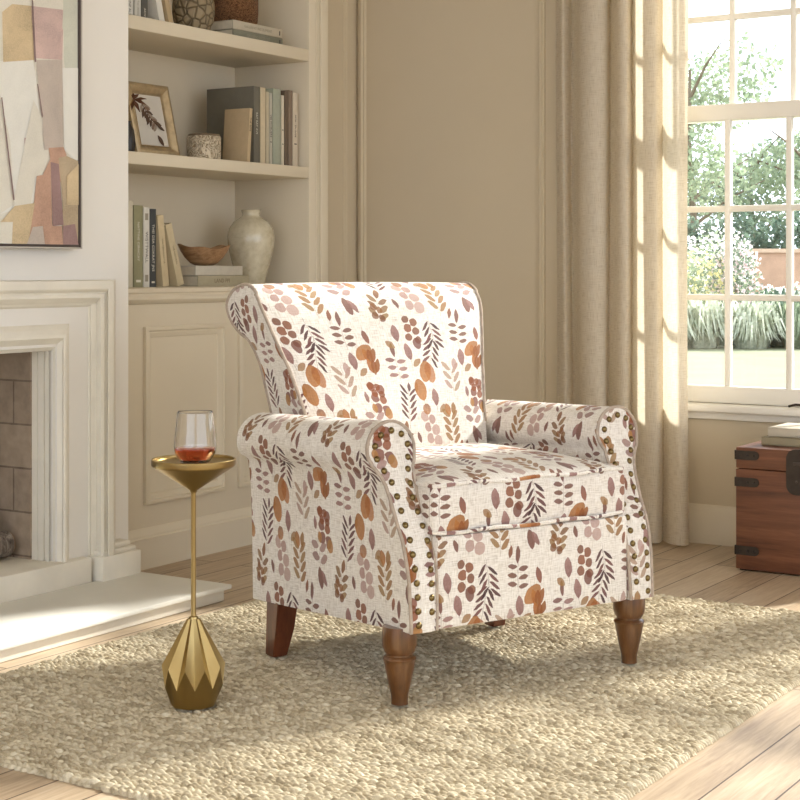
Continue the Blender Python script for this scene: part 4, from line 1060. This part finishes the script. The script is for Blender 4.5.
# ---------------------------------------------------------------- TRUNK AND BOOKS ON IT
TX0,TY0=on_z(736,570,0); TY0=4.848; TX1=TX0+.50; TY1=5.20; TZ=.396
tr_=empty('storage_trunk',((TX0+TX1)/2,(TY0+TY1)/2,0),0,'reddish brown wooden trunk with black iron straps below the window','trunk')
tl_=lambda x,y,z:(x-(TX0+TX1)/2,y-(TY0+TY1)/2,z)
q=MB(); q.box(tl_(TX0,TY0,.006),tl_(TX1,TY1,.326),.003); q.build('body',M['trunk'],tr_)
q=MB(); q.box(tl_(TX0,TY0,.3285),tl_(TX1,TY1,TZ),.004); q.build('lid',M['trunk'],tr_)
q=MB()
for x in (TX0+.01,TX1-.05):
    for y in (TY0+.01,TY1-.05): q.box(tl_(x,y,.0005),tl_(x+.04,y+.04,.007))
q.build('foot',M['iron'],tr_)
for s in (0,1):
    for z in (.371,.285,.066):
        q=MB(); L=.078; hh=.0145
        xe=TX0 if s==0 else TX1; d=1 if s==0 else -1
        loop=[(0,-hh),(L-hh,-hh)]+[(L-hh+hh*math.sin(PI*k/8),-hh*math.cos(PI*k/8)) for k in range(1,8)]+[(L-hh,hh),(0,hh)]
        top=[tl_(xe+d*a,TY0-.003,z+b) for a,b in loop]; bot=[tl_(xe+d*a,TY0+.001,z+b) for a,b in loop]; n=len(loop)
        q.add(top+bot,[list(range(n))]+[[i,(i+1)%n,n+(i+1)%n,n+i] for i in range(n)],None,False)
        q.box(tl_(xe-d*.003,TY0-.003,z-hh),tl_(xe+d*.001,TY0+.07,z+hh))
        for xx in (.02,.045,.064): q.lathe([(.004,0),(.003,.0015),(.0005,.002)],8,c=(0,0,0)) if False else None
        so=q.build('iron_strap',M['iron'],tr_)
        for xx in (.016,.040,.062):
            r_=MB(); r_.lathe([(.0042,0),(.0034,.0016),(.0005,.0022)],10); ro=r_.build('rivet',M['iron'],so); p=tl_(xe+d*xx,TY0-.003,z); ro.location=p; ro.rotation_euler=(PI/2,0,0)
lk=MB(); lx=(TX0+TX1)/2-.004; lz=.328; rw,rh,cc=.078,.072,.030
loop=[]
for sx,sy,a0 in ((1,1,0),(-1,1,90),(-1,-1,180),(1,-1,270)):
    for k in range(6): a=math.radians(a0+90*k/5); loop.append((sx*(rw-cc)+cc*math.cos(a),sy*(rh-cc)+cc*math.sin(a)))
n=len(loop); top=[tl_(lx+a,TY0-.005,lz+b) for a,b in loop]; bot=[tl_(lx+a,TY0+.001,lz+b) for a,b in loop]
lk.add(top+bot,[list(range(n))]+[[i,(i+1)%n,n+(i+1)%n,n+i] for i in range(n)],None,False)
lo=lk.build('lock_plate',M['iron'],tr_)
q=MB(); q.box(tl_(lx-.055,TY0-.011,lz+.022),tl_(lx+.055,TY0-.004,lz+.032),.002); q.build('hasp',M['darkedge'],lo)
for xx in (-.045,-.02,.02,.045):
    q=MB(); p=tl_(lx+xx,TY0-.005,lz-.030); q.lathe([(.0045,0),(.0036,.0018),(.0005,.0024)],10); ro=q.build('rivet',M['darkedge'],lo); ro.location=p; ro.rotation_euler=(PI/2,0,0)
GT='books lying on the trunk'
def flat_book(x,y,z,wx,dy,t,col,label):
    r=empty('book',(x+wx/2,y+dy/2,z),0,label,'book',GT); c=.003; cv=MB(); pg=MB()
    cv.box((-wx/2,-dy/2,0),(wx/2,dy/2,c),.0008); cv.box((-wx/2,-dy/2,t-c),(wx/2,dy/2,t),.0008); cv.box((-wx/2,-dy/2,0),(wx/2,-dy/2+c,t),.001)
    pg.box((-wx/2+.004,-dy/2+c,c),(wx/2-.004,dy/2-.004,t-c)); cv.build('cover',ccol(col),r); pg.build('pages',M['paper'],r)
flat_book(-1.788,4.935,TZ+.0005,.27,.20,.027,(164,152,124),'beige book lying on the wooden trunk under a paler book')
flat_book(-1.772,4.95,TZ+.0285,.25,.19,.029,(198,188,170),'pale book lying on top of the beige book on the trunk')
# ---------------------------------------------------------------- GARDEN
GZ=-.12; GT_=GZ+.004
def gp(px,d): return room((px-400)/F*d,d)
def lawn_mat():
    t=NT('lawn_grass'); v=t.coord('Object'); n=t.noise(v,1.2,5); n2=t.noise(v,30,3)
    return t.fin(t.ramp(t.m('ADD',t.m('MULTIPLY',n,.6),t.m('MULTIPLY',n2,.4)),[(.3,srgb(106,108,80)),(.7,srgb(132,132,102))]),.9)
m=MB(); m.box((-60,5.47,GZ-.1),(40,90,GZ)); tag(m.build('lawn',lawn_mat()),'sunlit lawn outside the window','lawn',kind='stuff')
m=MB(); m.box((3.21,-12,GZ-.1),(40,5.46,GZ)); tag(m.build('bounce_ground',plain('pale_bounce_stone',srgb(214,206,194),.9)),kind='structure')  # unseen pale ground, added so the light bounced indoors stays neutral
LM={'green':leafmat('mid_green_leaf',srgb(104,122,102),srgb(140,154,132)),'deep':leafmat('deep_green_leaf',srgb(84,104,88),srgb(116,134,114)),  # leaf colours paled and greyed in place of garden haze
    'pale':leafmat('pale_sunlit_leaf',srgb(160,168,142),srgb(226,226,208)),'white':leafmat('white_blossom',srgb(238,236,228),srgb(250,248,244)),  # the pale leaf is whitened further, painting in sunlit tips
    'pink':leafmat('pink_blossom',srgb(220,188,190),srgb(244,228,226)),'yellow':leafmat('yellow_blossom',srgb(220,206,140),srgb(242,232,180)),'lime':leafmat('light_green_leaf',srgb(128,144,116),srgb(166,176,146)),
    'bark':plain('tree_bark',srgb(120,104,86),.9,scale=20)}
def blob(mb,n,c,R,sz,rng,mi=0,ar=1.8,up=0.):
    for _ in range(n):
        a=rng.uniform(0,2*PI); cz=rng.uniform(-1,1); s_=math.sqrt(1-cz*cz); rr=rng.uniform(.55,1.0)
        p=Vector((c[0]+R[0]*rr*s_*math.cos(a),c[1]+R[1]*rr*s_*math.sin(a),c[2]+R[2]*rr*cz))
        d=Vector((rng.gauss(0,1),rng.gauss(0,1),rng.gauss(0,1)+up)).normalized(); w=d.orthogonal().normalized(); w=(w*math.cos(a*3)+d.cross(w)*math.sin(a*3))
        L=sz*rng.uniform(.6,1.2); W=L/ar
        mb.add([p-d*L/2,p+w*W/2,p+d*L/2,p-w*W/2],[[0,1,2,3]],None,False,mi)
def tree(px,d,H_,W_,mat,label,seed,trunk=.12,n=2600):
    rng=random.Random(seed); x,y=gp(px,d); r=empty('garden_tree',(x,y,GT_),0,label,'tree','trees beyond the garden')
    t=MB(); t.tube([(0,0,0),(.1,0,H_*.3),(-.05,.05,H_*.6),(.0,.0,H_*.85)],lambda u:trunk*(1-.75*u),8)
    for k in range(6):
        a=k*1.1; z0=H_*(.3+.09*k); t.tube([(0,0,z0),(W_*.22*math.cos(a),W_*.22*math.sin(a),z0+H_*.1),(W_*.42*math.cos(a),W_*.42*math.sin(a),z0+H_*.16)],lambda u:trunk*.4*(1-.8*u),6)
    t.build('trunk',LM['bark'],r,recalc=False)
    c=MB(); nb_=13
    for k in range(nb_):
        a=k*2.4; q=.15+.8*((k*.618)%1); rr=W_*.36*math.sqrt((k+.5)/nb_)
        blob(c,n//nb_,(rr*math.cos(a),rr*math.sin(a),H_*(.35+.55*q)),(W_*.22,W_*.22,H_*.13),.17,rng)
    c.build('crown',LM[mat],r,recalc=False)
tree(690,36,6.6,4.2,'lime','tall loose pale tree at the left edge of the window, nearest the curtain',1,n=3600)
tree(752,40,4.7,3.6,'green','rounded mid green tree behind the dark hedge, in the middle panes',2)
tree(812,38,5.3,4.0,'lime','pale green tree at the right edge of the window',3)
tree(640,42,7,5,'green','green tree beyond the garden hidden by the curtain',4)
tree(880,42,6,5,'green','green tree beyond the garden right of the photo edge',5)
def shrub(px,d,hh,ww,cols,label,cat,seed,n=900,sz=.09,grp='shrubs in the garden border',zs=1.):
    rng=random.Random(seed); x,y=gp(px,d); r=empty('garden_shrub',(x,y,GT_),0,label,cat,grp)
    f=MB(); blob(f,n,(0,0,hh*.5),(ww/2,ww/2,hh*.5),sz,rng); f.build('foliage',LM[cols[0]],r,recalc=False)
    if len(cols)>1:
        b=MB(); blob(b,int(n*.75),(0,0,hh*.56),(ww/2*1.04,ww/2*1.04,hh*.5),sz*.8,rng,ar=1.1); b.build('blossom',LM[cols[1]],r,recalc=False)
    s=MB(); s.tube([(0,0,0),(.02,0,hh*.5)],.03,6); s.build('stem',LM['bark'],r)
def tuft(px,d,hh,ww,mat,label,seed,n=330):
    rng=random.Random(seed); x,y=gp(px,d); r=empty('grassy_plant',(x,y,GT_),0,label,'plant','strappy plants at the lawn edge')
    f=MB()
    for _ in range(n):
        a=rng.uniform(0,2*PI); out=ww/2*rng.uniform(.3,1.1); hz=hh*rng.uniform(.35,1.05)*(1.15-.4*out/ww*2*.9); dx,dy=math.cos(a),math.sin(a); w=.034; b0=ww*.22*rng.random()
        P=[(dx*b0,dy*b0,.0),(dx*(b0+out*.2),dy*(b0+out*.2),hz*.75),(dx*(b0+out*.55),dy*(b0+out*.55),hz),(dx*(b0+out*.85),dy*(b0+out*.85),hz*.35)]
        for i in range(3):
            p,q=Vector(P[i]),Vector(P[i+1]); s_=Vector((-dy,dx,.3))*w*(1-.25*i); s2=Vector((-dy,dx,.3))*w*(1-.25*(i+1)) if i<2 else Vector((0,0,0))
            f.add([p-s_,p+s_,q+s2+Vector((0,0,1e-4)),q-s2],[[0,1,2,3]],None,True)
    f.build('leaves',LM[mat],r,recalc=False)
for i,(px,d,hh,ww,mat,lab) in enumerate((
  (668,21.4,.75,1.0,'pale','pale strappy plant hidden at the curtain edge of the lawn'),(702,21.6,.70,1.0,'pale','pale strappy plant at the lawn edge, left pane column'),
  (726,22.4,.62,.8,'green','green strappy plant behind the glazing bar at the lawn edge'),(752,21.5,.66,1.05,'pale','broad pale strappy plant at the lawn edge, centre pane column'),
  (778,22.0,.78,.95,'deep','dark green strappy plant at the lawn edge right of the broad pale one'),(800,21.6,.7,1.0,'lime','light green strappy plant at the lawn edge, right photo edge'),
  (835,21.7,.7,1.0,'pale','pale strappy plant beyond the right photo edge'))): tuft(px,d,hh,ww,mat,lab,20+i)
shrub(694,25,1.35,1.3,('lime','yellow'),'yellow green flowering shrub in the left pane column','shrub',40)
shrub(716,26.5,1.75,1.5,('lime','white'),'tall white flowering shrub behind the left glazing bar','shrub',41,1100)
shrub(735,25,1.55,.85,('green','pink'),'pink and white flowering shrub in the centre pane column','shrub',42)
shrub(668,26,1.6,1.5,('green','white'),'white flowering shrub hidden behind the curtain edge','shrub',43)
shrub(774,25.5,.78,.8,('green','white'),'low white flowering shrub in front of the terracotta wall','shrub',44,600)
shrub(803,25.5,.82,.8,('lime','white'),'white flowering shrub before the terracotta wall at the right photo edge','shrub',45,600)
shrub(838,25.5,1.2,1.2,('green','pink'),'pink flowering shrub beyond the right photo edge','shrub',46,600)
# terracotta wall
a=gp(750,28.2); b=gp(905,28.2)
tw=empty('garden_wall',(a[0],a[1],GT_),math.atan2(b[1]-a[1],b[0]-a[0]),'terracotta garden wall behind the flowering shrubs','wall'); L=math.hypot(b[0]-a[0],b[1]-a[1])
q=MB(); q.box((0,-.1,0),(L,.1,1.36)); q.build('brickwork',plain('terracotta_brick',srgb(190,152,128),.9,var=.12,scale=6),tw)
q=MB(); q.box((-.03,-.14,1.36),(L+.03,.14,1.43)); q.build('coping',plain('terracotta_coping',srgb(206,174,150),.9),tw)
# hedge behind
a=gp(610,32); b=gp(930,32); hd=empty('hedge',((a[0]+b[0])/2,(a[1]+b[1])/2,GT_),math.atan2(b[1]-a[1],b[0]-a[0]),'dark green hedge running behind the shrubs and the terracotta wall','hedge'); L=math.hypot(b[0]-a[0],b[1]-a[1])
rng=random.Random(9); q=MB()
for k in range(18): blob(q,560,(-L/2+L*(k+.5)/18,0,1.2+.1*math.sin(k*2.1)),(L/28,.6,1.02+.12*math.sin(k*1.3)),.16,rng)
q.build('foliage',LM['deep'],hd,recalc=False)
# ---------------------------------------------------------------- LIGHT
w=bpy.data.worlds.new('sky'); bpy.context.scene.world=w; w.use_nodes=True; nt=w.node_tree
bg=nt.nodes['Background']; bg.inputs[0].default_value=(.86,.95,1.08,1); bg.inputs[1].default_value=2.3
sun=bpy.data.lights.new('sun','SUN'); sun.energy=9.5; sun.angle=math.radians(3.2); sun.color=(1,.97,.93)
so=bpy.data.objects.new('sun',sun); C.objects.link(so)
el=math.radians(32.5); az=Vector((.41,.91,0)).normalized(); d=-(az*math.cos(el)+Vector((0,0,math.sin(el))))
so.rotation_euler=d.to_track_quat('-Z','Y').to_euler(); so.location=(1,9,6)
# ---------------------------------------------------------------- CAMERA
cam=bpy.data.cameras.new('camera'); co=bpy.data.objects.new('camera',cam); C.objects.link(co)
co.location=(0,0,H); co.rotation_euler=(PI/2,0,YAW); cam.sensor_width=36; cam.lens=F/800*36; cam.shift_y=-(400-HY)/800; cam.clip_end=300
sc=bpy.context.scene; sc.camera=co
sc.view_settings.view_transform='Standard'; sc.view_settings.look='None'; sc.view_settings.gamma=1; sc.view_settings.exposure=0.42
sc.view_settings.use_curve_mapping=False
